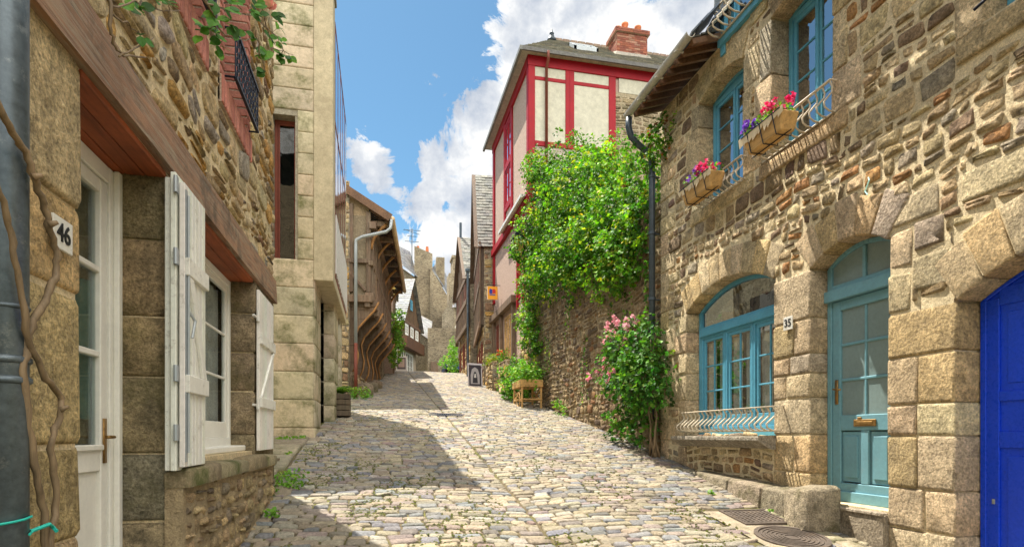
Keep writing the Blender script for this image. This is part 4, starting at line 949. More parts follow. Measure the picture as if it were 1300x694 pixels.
def cob(x0, x1, y0, y1, lean=0.):
    G = lambda u, v, w: (u, v + lean * (u - 1.5), g(u, v + lean * (u - 1.5)) + w)
    q = .009; e = lambda: U(-.007, .007)
    P = [(x0 + q + e(), y0 + q + e()), (x1 - q + e(), y0 + q + e()), (x1 - q + e(), y1 - q + e()), (x0 + q + e(), y1 - q + e())]
    far = y0 > 17
    if far:
        c = tuple(.80 * q_ for q_ in pick(P_COB)); V = [G(p[0], p[1], -.01) for p in P]; cx = sum(p[0] for p in P) / 4; cy = sum(p[1] for p in P) / 4
        T = [G(cx + (p[0] - cx) * .8, cy + (p[1] - cy) * .72, .016 + U(-.004, .006)) for p in P]
        cb.add(V + T, [(4, 5, 6, 7), (0, 1, 5, 4), (1, 2, 6, 5), (2, 3, 7, 6), (3, 0, 4, 7)], c)
    else: cb.stone(G, P, -.02, .012 + U(-.005, .005), .012, tuple(.80 * q_ for q_ in pick(P_COB)), cut=.12, tilt=.008, dome=.002, jit=.006)
y = 2.6
while y < 41:
    h = U(.09, .14)
    if y > 22: h *= 1.25
    x = XLs(y) - .05; sm_ = 1.5 + U(-.012, .012)
    while x < 1.45:
        w = U(.13, .27) * (1.25 if y > 22 else 1); e = min(sm_ - .01, x + w)
        if sm_ - e < .09: e = sm_ - .01
        cob(x, e, y, y + h, -.05); x = e
        if e >= sm_ - .011: break
    if True:
        x = sm_ + .01
        while x < 4.62:
            w = U(.13, .27) * (1.25 if y > 22 else 1); e = min(4.68, x + w); 
            inside = (3.42 < (x + e) / 2 < 4.42 and 4.75 < y + h / 2 + .05 * ((x + e) / 2 - 1.5) < 6.0)
            if not inside: cob(x, e, y, y + h, .05)
            x = e
    y += h
o = cb.build('cobbled_street', M['cobble'], smooth=True); tag(o, kind='structure')
# concrete apron round the covers
ap = MB(); FG = lambda u, v, w: (u, v, g(u, v) + w)
for i in range(6):
    for j in range(5):
        x0, x1 = 3.44 + i * .165, 3.44 + (i + 1) * .165; y0, y1 = 4.62 + j * .25, 4.62 + (j + 1) * .25
        ap.add([FG(x0, y0, .004), FG(x1, y0, .004), FG(x1, y1, .004), FG(x0, y1, .004)], [(0, 1, 2, 3)], (.36, .30, .22))
for i in range(7): ap.stone(FG, [(4.2 + .0, 4.0 + i * .27), (4.36, 4.0 + i * .27), (4.36, 4.26 + i * .27), (4.2, 4.26 + i * .27)], -.02, .03, .012, shade((.45, .38, .28)), cut=.1, jit=.004)
o = ap.build('paved_apron', M['flag'], smooth=True); tag(o, kind='structure')
# flagstones in the gap on the left
fs = MB()
for i, (a, b, c, d) in enumerate(((-1.9, -1.25, 7.25, 8.0), (-1.95, -1.2, 8.02, 8.9), (-1.9, -1.2, 8.95, 9.7), (-1.9, -1.15, 9.74, 10.5), (-2.7, -1.95, 7.25, 8.6), (-2.7, -1.97, 8.65, 9.9), (-1.2, -.95, 6.7, 7.2))): fs.stone(FG, [(a, c), (b, c), (b, d), (a, d)], -.05, .035, .02, shade((.32, .27, .19)), cut=.06, jit=.012, tilt=.01)
o = fs.build('flagstone_path', M['flag'], smooth=True); tag(o, kind='structure')
# covers and drain
FGs = lambda cx, cy: (lambda u, v, w: (cx + u, cy + v, g(cx, cy) + .159 * v + w + .012))
def disc(mb, F, r0, r1, w0, w1, n=32, col=(1, 1, 1)):
    vs = [];
    for r, w in ((r0, w0), (r0, w1), (r1, w1), (r1, w0)): vs += [F(r * math.cos(2 * math.pi * i / n), r * math.sin(2 * math.pi * i / n), w) for i in range(n)]
    mb.add(vs, [(j * n + i, j * n + (i + 1) % n, (j + 1) * n + (i + 1) % n, (j + 1) * n + i) for j in range(3) for i in range(n)], col)
mc = MB(); F = FGs(3.86, 4.95); disc(mc, F, .0005, .31, -.01, .004)
for r in (.06, .1, .14, .18, .22, .26): disc(mc, F, r, r + .018, .004, .012)
disc(mc, F, .30, .34, -.01, .016); o = mc.build('manhole_cover', M['castiron']); tag(o, 'round cast iron manhole cover with concentric rings before the teal door', 'manhole cover')
mc = MB(); F = FGs(3.98, 5.62); mc.box((-.3, -.22, -.01), (.3, .22, .004), F=F)
for i in range(11): mc.box((-.28 + i * .052, -.2, .004), (-.255 + i * .052, .2, .012), F=F)
for i in range(8): mc.box((-.29, -.2 + i * .052, .005), (.29, -.18 + i * .052, .011), F=F)
for a, b, c, d in ((-.33, .33, -.25, -.22), (-.33, .33, .22, .25), (-.33, -.3, -.22, .22), (.3, .33, -.22, .22)): mc.box((a, c, -.01), (b, d, .015), F=F)
o = mc.build('access_cover', M['castiron']); tag(o, 'rectangular ribbed cast iron cover beside the round one', 'access cover')
mc = MB(); F = FGs(1.5, 13.9)
for i in range(14): mc.box((-.36 + i * .052, -.16, .002), (-.332 + i * .052, .16, .02), F=F)
for a, b, c, d in ((-.39, .39, -.2, -.16), (-.39, .39, .16, .2), (-.39, -.36, -.16, .16), (.365, .39, -.16, .16)): mc.box((a, c, -.01), (b, d, .022), F=F)
mc.box((-.36, -.16, -.03), (.36, .16, -.004), (.1, .1, .1), F=F); o = mc.build('drain_grate', M['iron']); tag(o, 'slotted iron drain grate in the gutter line of the cobbles', 'drain grate')
# weeds
def weeds(name, spots, n, size, pal=P_FERN):
    m = MB()
    for (x, y, r, h) in spots:
        for _ in range(int(n * r * 10)):
            a = U(0, 6.28); q = r * U(0, 1) ** .7; p = Vector((x + q * math.cos(a), y + q * math.sin(a), 0)); p.z = g(p.x, p.y) + U(0, h)
            leaf(m, p, rvec() + Vector((0, 0, 1)), rvec() + Vector((0, 0, .8)), size * U(.6, 1.3), pick(pal))
    o = m.build(name, M['leaf']); tag(o, kind='stuff'); return o
sp = [(-1.0, 7.0, .16, .08), (-1.05, 7.4, .2, .1), (-1.15, 6.75, .1, .06), (-1.5, 10.2, .15, .05), (-1.3, 9.0, .06, .03), (4.42, 4.25, .07, .05), (4.35, 4.02, .08, .06), (-1.3, 10.3, .12, .05), (-1.0, 5.9, .06, .08), (4.25, 5.75, .05, .05), (4.0, 6.6, .04, .03)]
weeds('weeds', sp, 60, .045)
ms = MB()
for _ in range(30000):
    y = 3 + 12 * U(0, 1) ** 2.4; t = U(0, 1) ** 1.7; x = XLs(y) + t * 4.6
    if x > 4.3: continue
    nn = math.sin(x * 2.3 + y * 1.1) + math.sin(x * 5.1 - y * 2.7)
    if nn < -.35 + .11 * y: continue
    c = pick([(3, (.10, .12, .018)), (2, (.14, .15, .02)), (1, (.07, .08, .02))]); r = U(.008, .02); z = g(x, y) + U(.0, .012)
    ms.add([(x - r, y - r, z), (x + r, y - r * .6, z), (x, y + r, z), (x, y, z + r * .7)], [(0, 1, 3), (1, 2, 3), (2, 0, 3)], c)
o = ms.build('moss', M['leaf']); tag(o, kind='stuff')
# ================================================================== garden wall, ivy, rose bush
gwall = thing('garden_wall', (4.7, 14, 2), 'tall brown rubble garden wall with ivy pouring over its top', 'wall')
oc = Occ(9.1, 18.3, 1.0, 5.6); rb = MB()
rubble(rb, FX(4.62, -1), oc, [(5, (.34, .24, .14)), (3, (.42, .30, .16)), (3, (.22, .16, .11)), (2, (.48, .35, .19)), (1, (.36, .19, .09))], 1.1, 5.5, hr=(.07, .15), wr=(.12, .32), w=(.0, .04), bottom=lambda u: g(4.6, u) - .05, split=.25, jit=.01, cut=.25)
rb.build('rubble_masonry', M['rubble'], gwall, smooth=True)
w = MB(); w.box((4.62, 9.08, .5), (5.3, 17.94, 5.5), (.44, .34, .21)); w.box((4.6, 9.08, 5.5), (5.35, 17.94, 5.6), (.34, .27, .18)); w.build('wall', M['mortar'], gwall)
iv = thing('ivy', (4.9, 13.5, 5.5), 'large bright green ivy mass spilling over the garden wall against the red framed house', 'ivy', None)
lobes = [(5.0, 9.9, 5.4, .7, .7, .85), (4.8, 10.4, 5.1, .5, .6, .5), (5.0, 10.9, 5.75, .8, .85, .85), (4.75, 11.3, 5.3, .5, .8, .6), (5.1, 11.9, 6.3, .9, .95, .95), (4.75, 12.3, 5.6, .55, .9, .8), (5.2, 13.0, 7.05, .9, 1.05, 1.15), (4.8, 13.4, 6.1, .6, 1.0, 1.0),
         (5.2, 14.3, 7.7, .95, 1.05, 1.15), (4.8, 14.8, 6.3, .65, 1.1, 1.2), (5.3, 15.7, 8.6, 1.0, 1.0, 1.2), (4.75, 16.2, 6.8, .65, 1.0, 1.4), (5.0, 16.8, 8.8, .8, .8, 1.15), (4.7, 17.3, 5.9, .5, .7, 1.0), (4.8, 17.2, 7.6, .6, .7, 1.1), (5.5, 14.5, 8.3, .6, .7, .6), (4.62, 17.0, 4.8, .3, .35, .6)]
sub_ = []
for l in lobes:
    for _ in range(6):
        d = rvec(); d.x = -abs(d.x); sub_.append((l[0] + d.x * l[3] * .85, l[1] + d.y * l[4] * .9, l[2] + d.z * l[5] * .9, U(.3, .5), U(.3, .55), U(.28, .45)))
lobes = [(a, b, c, d * .85, e * .85, f * .85) for a, b, c, d, e, f in lobes]
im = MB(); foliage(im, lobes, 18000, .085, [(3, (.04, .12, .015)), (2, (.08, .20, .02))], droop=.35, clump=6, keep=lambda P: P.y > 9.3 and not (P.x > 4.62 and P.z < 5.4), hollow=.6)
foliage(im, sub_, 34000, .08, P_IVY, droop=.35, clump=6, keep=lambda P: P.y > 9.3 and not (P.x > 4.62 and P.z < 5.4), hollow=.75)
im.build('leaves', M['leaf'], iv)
br = MB()
for _ in range(60):
    y = U(9.6, 17.6); z = U(5.3, 5.9); x = 4.55; pts = [Vector((5.0, y, 5.7)), Vector((4.58, y, z))]
    for k in range(5): pts.append(pts[-1] + Vector((U(-.04, .02), U(-.15, .15), -U(.15, .35))))
    br.tube(pts, [.012 - .0015 * i for i in range(len(pts))], 5)
br.build('stems', M['stem'], iv, smooth=True)
tr = MB()
for (y, z0, n_) in ((9.6, 4.6, 9), (10.4, 4.1, 8), (11.2, 3.9, 8), (12.8, 3.6, 9), (14.2, 4.8, 6), (15.8, 4.3, 8), (17.2, 3.6, 10), (17.6, 3.9, 9)):
    for s_ in range(3):
        p = Vector((4.55, y + U(-.2, .2), z0 + U(0, .6)))
        for k in range(n_ * 2): p += Vector((U(-.01, .01), U(-.03, .03), -.07)); leaf(tr, p, Vector((-1, -.3, .3)) + rvec() * .6, rvec() + Vector((0, 0, -.5)), U(.05, .09), pick(P_IVY))
tr.build('foliage', M['leaf'], iv)
ft = MB(); foliage(ft, [(4.3, 9.3, 6.45, .25, .4, .22), (4.42, 9.0, 6.3, .14, .3, .25), (4.5, 9.7, 6.2, .4, .45, .25), (4.45, 8.8, 6.5, .12, .3, .25)], 1600, .06, P_IVY + [(1, (.25, .10, .04))], clump=5)
o = ft.build('wall_fern', M['leaf']); tag(o, 'small creeper growing under the gutter end behind the downpipe', 'creeper')
rbh = thing('rose_bush', (4.35, 9.1, 1.35), 'climbing rose bush with pink blooms growing at the foot of the wall by the downpipe', 'rose bush')
m = MB()
for s_ in range(9):
    p = Vector((4.4 + U(-.06, .1), 8.95 + U(-.1, .12), g(4.4, 9))); pts = [p]
    dy, dx = U(-.05, .14), U(-.05, .015)
    for k in range(8): p = p + Vector((dx + U(-.04, .04), dy + U(-.05, .05), U(.2, .3))); p.x = min(4.5, max(4.0, p.x)); pts.append(p)
    m.tube(pts, [.022 - .0022 * i for i in range(len(pts))], 6)
m.build('stem', M['stem'], rbh, smooth=True)
rl = [(4.2, 9.3, 2.6, .35, .6, .5), (4.25, 9.7, 3.1, .35, .6, .45), (4.2, 8.9, 2.75, .33, .45, .4), (4.25, 10.2, 2.75, .3, .5, .4), (4.3, 9.1, 3.25, .3, .4, .35), (4.25, 8.7, 2.35, .25, .35, .3), (4.3, 9.4, 2.1, .25, .4, .3), (4.3, 10.2, 1.95, .2, .3, .22), (4.35, 10.5, 1.7, .15, .2, .15), (4.3, 9.2, 1.75, .2, .3, .2), (4.3, 10.2, 3.3, .28, .4, .3)]
m = MB(); foliage(m, rl, 5200, .075, P_ROSE, droop=.1, clump=5, hollow=.35, keep=lambda P: P.x < 4.56); m.build('leaves', M['leaf'], rbh)
q = MB()
for _ in range(34):
    y = U(9.2, 10.4); z = U(3.25, 3.75); petals(q, (U(4.0, 4.3), y, z), .06, [(.80, .42, .48), (.85, .55, .58), (.75, .30, .38)], 12)
for _ in range(12): petals(q, (U(3.85, 4.0), U(9.6, 10.9), U(2.6, 3.1)), .055, [(.80, .42, .48), (.75, .28, .35)], 12)
q.build('blooms', M['petal'], rbh)
# ================================================================== red framed tower house
RX, RY, RZ = 4.57, 17.95, 13.55
rh = thing('red_framed_house', (7, 21, 2.8), 'tall house with crimson timber framing, cream panels and rose brick street side above the ivy', 'house')
FS = FY(RY, -1); FW = FX(RX, -1)
b = MB(); b.box((RX + .01, RY + .01, 1), (11.8, 23.9, 9.0), (1, 1, 1)); b.box((RX + .01, RY + .01, 9.0), (11.8, 23.9, RZ)); b.build('street_wall', M['pink_render'], rh)
b = MB(); b.box((7.42, RY - .02, 5), (11.8, RY + .0, 12.75), (.52, .42, .28)); b.build('gable_masonry', M['mortar'], rh)
rb = MB(); oc = Occ(7.42, 11.8, 7, 12.7); rubble(rb, FS, oc, [(4, (.40, .31, .19)), (3, (.48, .37, .23)), (2, (.32, .24, .15))], 7, 12.65, hr=(.08, .16), wr=(.15, .4), w=(.02, .05), warp=.03); oc = Occ(17.97, 19.1, 2.6, 9.0)
rubble(rb, FW, oc, P_RUBL, 2.6, 8.9, hr=(.2, .3), wr=(.25, .5), w=(.01, .04), warp=.02); rb.build('rubble_masonry', M['rubble'], rh, smooth=True)
b = MB(); cw = .0
for (a, c, d, e) in ((4.72, 5.74, 12.88, 13.2), (6.03, 7.2, 12.88, 13.2), (4.72, 5.74, 10.86, 12.8), (6.03, 7.2, 10.86, 12.8), (7.56, 9.4, 12.74, 13.2)): b.box((a, d, .0), (c, e, .03), F=FS)
b.build('cream_panel', M['cream'], rh)
b = MB(); b.box((4.7, 8.5, 0), (7.3, 10.72, .02), F=FS); b.build('brick_panel', M['pink_brick'], rh)
b = MB()
for (a, c, d, e, w) in ((4.53, 4.74, 8.5, 13.25, .06), (5.74, 6.03, 10.8, 13.2, .055), (7.2, 7.44, 9.5, 13.2, .055), (4.5, 11.8, 13.2, 13.55, .07), (4.74, 7.2, 12.78, 12.9, .045), (4.74, 7.2, 10.72, 10.88, .05), (5.87, 5.9, 10.88, 13.2, .062)): b.box((a, d, -.02), (c, e, w), F=FS)
for (a, c, d, e, w) in ((17.9, 18.15, 8.6, 13.25, .05), (23.6, 23.9, 7, 13.2, .05), (17.9, 23.9, 13.2, 13.55, .07), (20.3, 20.5, 9.2, 13.2, .05), (21.5, 21.7, 9.2, 13.2, .05), (17.9, 23.9, 8.95, 9.2, .12), (20.5, 21.5, 13., 13.1, .05), (20.5, 21.5, 11.4, 11.55, .05), (20.5, 21.5, 9.9, 10.05, .05), (18.5, 18.65, 5.9, 8.95, .06), (19.4, 19.55, 5.9, 8.95, .06)): b.box((a, d, -.02), (c, e, w), F=FW)
b.build('crimson_frame', M['red'], rh, bevel=.01)
b = MB(); y = 18.2
b.build('brick', M['pink_brick'], rh) if False else None
for q in ((20.52, 21.48, 11.56, 13.0), (20.52, 21.48, 10.06, 11.39), (18.67, 19.38, 6.2, 8.4)): window(rh, FW, q[0], q[1], q[2], q[3], .03, 'red', 2, 2, 1, .06, .05, glass='glass_mirror', dpt=.06, inner=.06)
b = MB(); b.hexa([(RX + .02, 17.95, 9.2), (4.36, 17.95, 9.1), (4.36, 21.5, 9.1), (RX + .02, 21.5, 9.2), (RX + .02, 17.95, 9.26), (4.34, 17.95, 9.16), (4.34, 21.5, 9.16), (RX + .02, 21.5, 9.26)]); b.box((4.28, 17.95, 9.08), (4.36, 21.5, 9.18)); b.build('hood_gutter', M['enamel'], rh)
r_ = MB(); e0 = 4.22; A = (e0, 17.62, RZ); B_ = (12.1, 17.62, RZ); C_ = (e0, 24.3, RZ); D_ = (12.1, 24.3, RZ); R0 = (6.2, 21, 16.25); R1 = (12.1, 21, 16.25)
slates(r_, A, B_, R0, R1, row=.17, wid=.25, pal=[(4, (.27, .25, .20)), (2, (.22, .21, .18)), (2, (.33, .29, .21))]); slates(r_, C_, A, R0, R0, row=.17, wid=.25, pal=[(4, (.24, .22, .18)), (2, (.20, .19, .17))]); r_.add([D_, C_, R0, R1], [(0, 1, 2, 3)], (.2, .19, .17))
r_.box((e0 - .02, 17.6, RZ - .08), (12.1, 17.66, RZ + .04), (.16, .15, .14)); r_.box((e0 - .04, 17.58, RZ - .1), (e0 + .04, 24.3, RZ + .03), (.2, .2, .19)); r_.box((e0, 17.63, RZ - .03), (12.1, 24.2, RZ - .005), (.5, .45, .38))
rfo = r_.build('roof', M['slate'], rh)
b = MB(); y = 6.3
while y < 12: b.stone(lambda u, v, w: (u, 21 + v, 16.25 + w), [(y, -.09), (y + .28, -.09), (y + .28, .09), (y, .09)], -.05, .07, .03, shade((.3, .2, .14)), cut=.1); y += .3
b.build('ridge_tiles', M['slate'], rfo)
b = MB(); b.lathe((6.2, 21, 16.15), [(.2, 0), (.17, .1), (.1, .2), (.07, .3), (.09, .33), (.04, .38), (.02, .48), (.001, .52)], 12, (.28, .3, .33)); b.build('finial', M['zinc'], rfo, smooth=True)
b = MB()
def sky(x, y): return 13.55 + (y - 17.62) * 2.7 / 3.38
x0, x1, ya, yb = 6.4, 7.25, 18.95, 19.6
for (a, c, d, e) in ((x0, x1, ya, ya + .07), (x0, x1, yb - .07, yb), (x0, x0 + .07, ya, yb), (x1 - .07, x1, ya, yb)): b.hexa([(a, d, sky(0, d)), (c, d, sky(0, d)), (c, e, sky(0, e)), (a, e, sky(0, e)), (a, d, sky(0, d) + .16), (c, d, sky(0, d) + .16), (c, e, sky(0, e) + .16), (a, e, sky(0, e) + .16)])
so = b.build('skylight', M['pipe_grey'], rfo); b = MB(); b.add([(x0, ya, sky(0, ya) + .12), (x1, ya, sky(0, ya) + .12), (x1, yb, sky(0, yb) + .12), (x0, yb, sky(0, yb) + .12)], [(0, 1, 2, 3)]); b.build('pane', M['glass_mirror'], so)
ch = MB()
def brickbox(mb, x0, x1, y0, y1, z0, z1, pal=((4, (.36, .13, .08)), (3, (.28, .10, .07)), (2, (.42, .22, .15))), bh=.075, bl=.22):
    mb.box((x0 + .01, y0 + .01, z0), (x1 - .01, y1 - .01, z1), (.40, .30, .22)); z = z0; k = 0
    while z < z1 - .02:
        for (F, a, c) in ((lambda u, v, w: (u, y0 + .01 - w, v), x0, x1), (lambda u, v, w: (x0 + .01 - w, u, v), y0, y1), (lambda u, v, w: (x1 - .01 + w, u, v), y0, y1)):
            u = a - (bl / 2 if k % 2 else 0)
            while u < c - .01: s_ = max(a, u); e = min(c, u + bl); mb.box((s_ + .005, z + .005, -.01), (e - .005, z + bh - .005, .012 + U(0, .004)), pick(list(pal)), F=F); u += bl
        z += bh; k += 1
brickbox(ch, 8.15, 9.3, 19.5, 20.3, 14.4, 15.85); brickbox(ch, 8.08, 9.37, 19.43, 20.37, 15.85, 16.0)
cho = ch.build('chimney', M['red_brick'], rfo)
b = MB(); b.hexa([(8.0, 19.3, 14.9), (9.4, 19.3, 14.9), (9.4, 20.4, 15.5), (8.0, 20.4, 15.5), (8.1, 19.4, 15.1), (9.35, 19.4, 15.1), (9.35, 20.35, 15.6), (8.1, 20.35, 15.6)], (.45, .4, .33)); b.build('flashing', M['mortar'], cho)
for (x, h) in ((8.35, .28), (8.62, .46), (8.85, .25), (9.12, .42)):
    b = MB(); b.lathe((x, 19.9, 16.0), [(.12, 0), (.13, .05), (.11, .1), (.10, h - .1), (.125, h - .06), (.125, h)], 14, shade((1, 1, 1), .1)); b.build('chimney_pot', M['clay'], cho, smooth=True)
b = MB(); b.tube([(5.08, RY - .35, RZ - .02), (5.1, RY - .3, RZ - .25), (5.1, RY - .1, RZ - .4), (5.1, RY - .1, 7.6)], .045, 10); b.build('downpipe', M['maroon'], rh, smooth=True)
# ground-floor openings of red house
for (a, c, e, f, mt) in ((20.6, 21.6, 3.45, 6.0, 'wicker'), (22.3, 23.2, 3.8, 6.0, 'maroon')): window(rh, FW, a, c, e, f, .03, mt, 2, 4, 1, .08, .06, glass='glass_mirror', dpt=.06, inner=.06)
b = MB()
for y in (19.9, 22.0, 23.5): b.box((y, 2.9, 0), (y + .2, 6.2, .12), F=FW)
b.box((19.7, 6.2, 0), (23.9, 6.45, .2), F=FW); b.build('oak_posts', M['timber_z'], rh, bevel=.01)
# street lantern
def lantern(loc, reach, s, label, wx=1):
    x, y, z = loc; t = thing('street_lantern', (x, y, z), label, 'street lantern')
    b = MB(); b.tube([(x - .1 * s, y, z + .12 * s), (x + reach * wx, y, z + .12 * s)], .02 * s, 8); b.tube([(x, y, z + .12 * s), (x, y, z)], .02 * s, 8)
    b.tube([(x + reach * wx, y, z - .55 * s)] + [(x + (reach - .05 - .45 * s * math.sin(a * .3)) * wx, y, z - .55 * s + .6 * s * (1 - math.cos(a * .3))) for a in range(1, 6)], .014 * s, 8)
    b.build('bracket', M['iron'], t)
    b = MB(); b.lathe((x, y, z - .3 * s), [(.25 * s, 0), (.22 * s, .03 * s), (.13 * s, .18 * s), (.07 * s, .22 * s), (.08 * s, .26 * s), (.02 * s, .31 * s)], 4, sq=True)
    for i in range(4):
        a = math.pi / 2 * (i + .5); c, d = math.cos(a), math.sin(a); b.tube([(x + .23 * s * c, y + .23 * s * d, z - .3 * s), (x + .14 * s * c, y + .14 * s * d, z - .78 * s)], .014 * s, 5)
    b.lathe((x, y, z - .86 * s), [(.02 * s, -.04 * s), (.05 * s, 0), (.14 * s, .07 * s), (.145 * s, .09 * s)], 4, sq=True); b.build('cage', M['iron'], t)
    b = MB(); b.lathe((x, y, z - .77 * s), [(.135 * s, 0), (.22 * s, .46 * s)], 4, (1, 1, 1), sq=True); b.build('lantern_glass', M['amber'], t)
    b = MB(); b.lathe((x, y, z - .7 * s), [(.03 * s, 0), (.06 * s, .1 * s), (.05 * s, .2 * s), (.01 * s, .25 * s)], 10, (.75, .55, .15)); b.build('bulb', M['plain'], t, smooth=True)
lantern((4.12, 17.6, 7.95), .9, 1.1, 'square street lantern on an iron bracket of the red framed house, beside the ivy')
# ================================================================== timber jettied house (left)
TH = thing('jettied_timber_house', (-1.2, 17, 2.4), 'old leaning half timbered house with carved brackets and overhanging upper floor on the left', 'house')
a_ = rad(4.6); TD = Vector((math.sin(a_), math.cos(a_), 0)); TN = Vector((math.cos(a_), -math.sin(a_), 0)); T0 = Vector((-.70, 17.8, 0))
def FT(u, v, w): p = T0 + TD * u + TN * w; return (p.x, p.y, v)
L_ = 8.4; JZ = 5.65; EZT = 7.95
b = MB(); b.box((0, 1.5, -3.4), (L_, JZ, -.28), (.26, .2, .14), F=FT); b.box((0, JZ, -3.4), (L_, EZT + .1, .38), (.32, .255, .17), F=FT); 
b.add([FT(0, EZT + .1, .38), FT(0, EZT + .1, -3.4), FT(0, EZT + 2.3, -3.4), FT(0, EZT + .4, .38)], [(0, 1, 2, 3)], (.45, .33, .2)); b.build('wall', M['mortar'], TH)
b = MB(); Y0 = lambda u: u
def tb(p, q, w, d, col=None, up=None): b.beam(FT(*p), FT(*q), w, d, up=up or TN, col=col or shade((1, 1, 1), .3))
for i in range(17):
    u = .1 + i * (L_ - .2) / 16; tb((u, JZ, .42), (u + U(-.03, .03), EZT, .44), .1, .17)
for (z, w_2, s_) in ((JZ + .02, .40, .24), (EZT - .2, .5, .2), (JZ - .2, .35, .16), (JZ + 1.0, .45, .14)): tb((-.12, z, w_2), (L_ + .1, z + U(-.03, .03), w_2), s_, s_)
for i in range(8): u = .3 + i * 1.0; tb((u, JZ + .1, .46), (u + .55, JZ + .95, .46), .06, .12); tb((u + .5, JZ + 1.05, .47), (u + .1, EZT - .25, .47), .06, .1)
for i in range(7): u = .1 + i * (L_ - .2) / 6; tb((u, 2.4, -.25), (u, JZ, -.25), .18, .2); tb((u, JZ - .15, -.5), (u, JZ - .15, .56), .17, .2, up=(0, 0, 1)); tb((u, EZT - .1, -.2), (u, EZT - .1, 1.0), .14, .16, up=(0, 0, 1))
tb((0, 4.3, -.24), (L_, 4.3, -.24), .14, .16)
for i in range(7): z = JZ + .15; tb((0, z + i * .0, .38 - i * .5), (0, EZT + .2 + i * .22, .38 - i * .5), .13, .16, up=TD)
tb((-.03, JZ + 1.05, .4), (-.03, JZ + 1.05, -3), .12, .18, up=TD); tb((-.04, JZ - .05, .5), (-.04, JZ - .05, -3), .2, .26, up=TD); tb((-.03, JZ + .2, .3), (-.03, JZ + 1.0, -.4), .08, .12, up=TD)
b.build('timber_frame', M['timber_z'], TH, bevel=.012)
for i in range(6):
    u = .14 + i * (L_ - .28) / 5; bk = MB(); pts = []
    for k in range(9):
        t_ = k / 8; z = 3.5 + 2.05 * t_; w = -.10 + .64 * (t_ ** 2.0) + .12 * math.sin(t_ * 8.5); pts.append((w, z))
    for (w0_, z0_), (w1_, z1_) in zip(pts, pts[1:]): bk.hexa([FT(u - .09, z0_, -.26), FT(u - .09, z0_, w0_ + .04), FT(u + .09, z0_, w0_ + .04), FT(u + .09, z0_, -.26), FT(u - .09, z1_, -.26), FT(u - .09, z1_, w1_ + .04), FT(u + .09, z1_, w1_ + .04), FT(u + .09, z1_, -.26)])
    bk.build('curved_bracket', M['timber_z'], TH, bevel=.012)
    bk = MB(); bk.tube([FT(u - .1, z, w + .03) for w, z in pts], .03, 6); bk.tube([FT(u - .1, EZT - .85 + .75 * q, .45 + .45 * q * q) for q in [j / 5 for j in range(6)]], .045, 6); bk.build('bracket_moulding', M['timber_warm'], TH, smooth=True)
b = MB(); oc = Occ(-.1, L_, 2.2, 3.6); rubble(b, lambda u, v, w: FT(u, v, w - .02), oc, P_RUB, 2.3, 3.5, hr=(.14, .26), wr=(.2, .45), w=(.0, .05), warp=.02, bottom=lambda u: 2.6 + .159 * u)
b.box((0, 1.5, -.3), (L_, 3.5, -.02), (.3, .22, .14), F=FT); b.build('stone_base', M['rubble'], TH, smooth=True)
r_ = MB(); e0, e1 = Vector(FT(-.2, EZT, 1.0)), Vector(FT(L_ + .2, EZT, 1.0)); q0, q1 = Vector(FT(-.2, EZT + 2.7, -3.2)), Vector(FT(L_ + .2, EZT + 2.7, -3.2))
slates(r_, e0, e1, q0, q1, row=.2, wid=.26, pal=[(3, (.16, .13, .10)), (2, (.12, .11, .10)), (1, (.22, .17, .11))])
tro = r_.build('roof', M['slate'], TH)
r_ = MB(); k = 0; u = -.15
while u < L_ + .1: r_.beam(FT(u, EZT - .04, 1.0), FT(u, EZT + .55, .05), .09, .1, up=(0, 0, 1), col=shade((.8, .8, .8), .3)); u += .22
r_.beam(FT(-.22, EZT - .0, 1.02), FT(-.22, EZT + 2.6, -3.2), .03, .22, up=(0, 0, 1)); r_.build('rafters', M['timber_y'], tro)
b = MB(); b.tube([FT(-.2, EZT - .02, 1.07), FT(L_ + .2, EZT - .02, 1.07)], .075, 10, (1.2, .9, .6)); b.build('gutter', M['gutter'], tro, smooth=True)
dp = thing('downpipe', (-.68, 17.5, 2.7), 'pale grey pipe running from the timber house gutter and turning red near the ground', 'drainpipe')
b = MB(); b.tube([FT(-.2, EZT - .05, 1.05), FT(-.22, EZT - .3, 1.02), FT(-.2, EZT - .4, .9), FT(-.2, EZT - .58, .22), (-.67, 17.6, EZT - .68), (-.68, 17.6, EZT - .82), (-.68, 17.6, 4.3)], .048, 10); b.build('pipe', M['pipe_grey'], dp, smooth=True)
b = MB(); b.tube([(-.68, 17.6, 4.3), (-.68, 17.6, 2.6)], .052, 10); b.build('red_pipe', M['maroon'], dp, smooth=True)
# rubble strip between ashlar building and timber house
b = MB(); oc = Occ(-2.2, -.85, 2.2, 9.2); rubble(b, FY(17.72, -1), oc, P_RUBL, 2.2, 9.0, hr=(.14, .26), w=(0, .04), bottom=None); b.box((-2.6, 17.72, 1.8), (-.86, 17.8, 9.0), (.5, .42, .3)); o = b.build('party_wall', M['rubble'], smooth=True); tag(o, 'narrow rubble party wall beside the grey and red pipe', 'wall')
